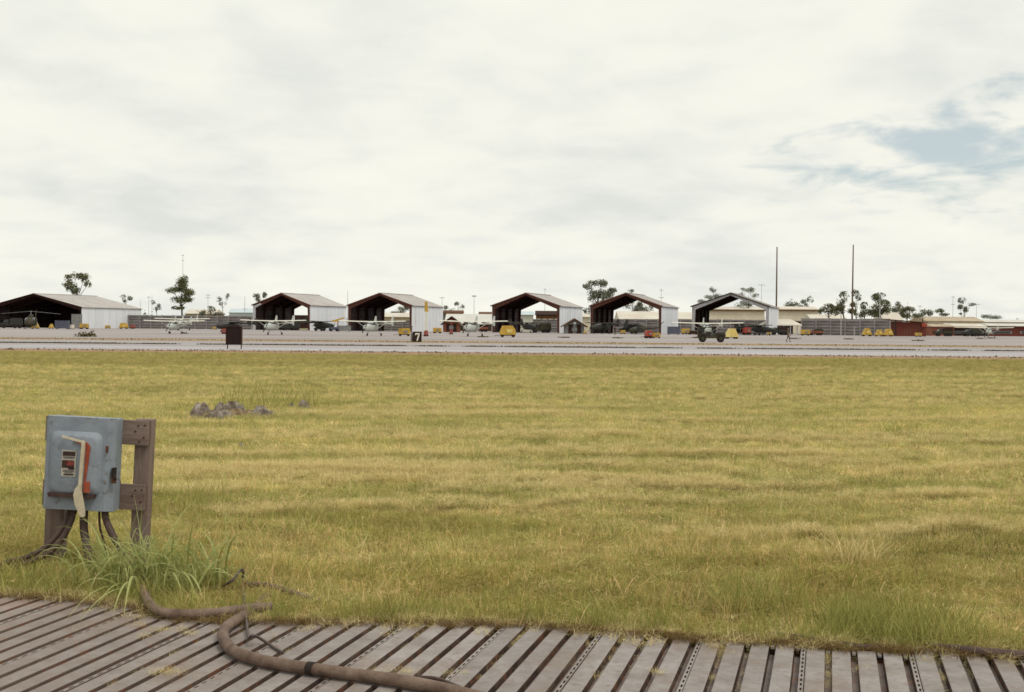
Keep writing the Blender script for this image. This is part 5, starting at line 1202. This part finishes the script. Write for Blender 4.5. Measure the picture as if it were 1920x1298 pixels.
# the big long-bladed weed at the foot of the stand
def blade_strip(base, az, length, rise, droop, w, segs=9):
    V = []; p = Vector(base); el = rise; st_ = length / segs; side = Vector((-math.sin(az), math.cos(az), 0))
    tw = random.uniform(-.5, .5)
    for k in range(segs + 1):
        f = k / segs; ww = w * (1 - f ** 2.2) * (.6 + .8 * min(f * 4, 1)) / 2 + .0006
        d = Vector((math.cos(az) * math.cos(el), math.sin(az) * math.cos(el), math.sin(el)))
        nrm = side * math.cos(tw) + d.cross(side) * math.sin(tw)
        mid = p - d.cross(side).normalized() * ww * .25
        V += [p - nrm * ww, mid, p + nrm * ww]; p = p + d * st_; el -= droop / segs * (.4 + 1.4 * f)
        if p.z < .06: el = max(el, 0)
    m = MB(); m.add(V, [f for k in range(segs) for f in ((3 * k, 3 * k + 1, 3 * k + 4, 3 * k + 3), (3 * k + 1, 3 * k + 2, 3 * k + 5, 3 * k + 4))]); return m
def add_tint(o, val=None):
    me = o.data; a = me.attributes.new('tint', 'FLOAT', 'POINT'); n = len(me.vertices); a.data.foreach_set('value', np.full(n, val if val is not None else random.random()))
g = gnd(275, 1112)
wd = empty('weed_clump', (g.x, g.y, 0)); tag(wd, 'long bladed green weed clump spilling over the matting at the foot of the stand', 'weed')
random.seed(11)
bases = [gnd(268, 1108), gnd(330, 1110), gnd(240, 1118), gnd(360, 1105), gnd(185, 1108)]
for i in range(330):
    b_ = random.choice(bases[:4] if i % 5 else bases) - Vector((g.x, g.y, 0)); b_ = b_ + Vector((random.gauss(0, .16), random.gauss(0, .10), .02))
    az = random.uniform(0, 2 * PI) if i % 3 else random.uniform(-PI, 0); ln = random.uniform(.25, .66)
    m = blade_strip(b_, az, ln, random.uniform(.8, 1.55), (random.uniform(1.4, 3.0) if i % 4 else random.uniform(.3, 1.3)), random.uniform(.004, .011)); o = m.build('blade', 'weed', wd, True); add_tint(o, random.betavariate(1.2, 1.3))
# individually legible long blades
for (bxp, byp, txp, typ, hz, w) in [(300, 1112, 95, 1048, .30, .012), (262, 1118, 212, 1150, .26, .013), (262, 1118, 180, 1140, .22, .012), (262, 1115, 232, 1158, .34, .015), (300, 1112, 345, 1128, .30, .014), (310, 1112, 372, 1132, .33, .020), (322, 1110, 385, 1134, .30, .018), (335, 1108, 410, 1100, .30, .014), (280, 1110, 246, 1020, .45, .010), (290, 1108, 268, 1035, .42, .010), (270, 1115, 150, 1165, .2, .010), (255, 1115, 126, 1160, .22, .010)]:
    a_ = gnd(bxp, byp, .02); e_ = gnd(txp, typ, .06) if typ > 1100 else at(txp, typ, a_.y); mid = (a_ + e_) / 2 + Vector((0, 0, hz)); V = []; n = 12
    for k in range(n + 1):
        t = k / n; p = a_ * (1 - t) ** 2 + mid * 2 * t * (1 - t) + e_ * t * t; d = ((mid - a_) * (1 - t) + (e_ - mid) * t).normalized(); sd_ = d.cross(Vector((0, 0, 1)) + Vector((0, .4, 0))).normalized()
        ww = w * (1 - t ** 2.5) / 2 * (.7 + .6 * min(t * 3, 1)) + .0008; up_ = sd_.cross(d); V += [p - sd_ * ww, p - up_ * ww * .35, p + sd_ * ww]
    V = [v - Vector((g.x, g.y, 0)) for v in V]
    m = MB(); m.add(V, [f for k in range(n) for f in ((3 * k, 3 * k + 1, 3 * k + 4, 3 * k + 3), (3 * k + 1, 3 * k + 2, 3 * k + 5, 3 * k + 4))]); o = m.build('blade', 'weed', wd, True); add_tint(o, random.uniform(.5, 1.0))
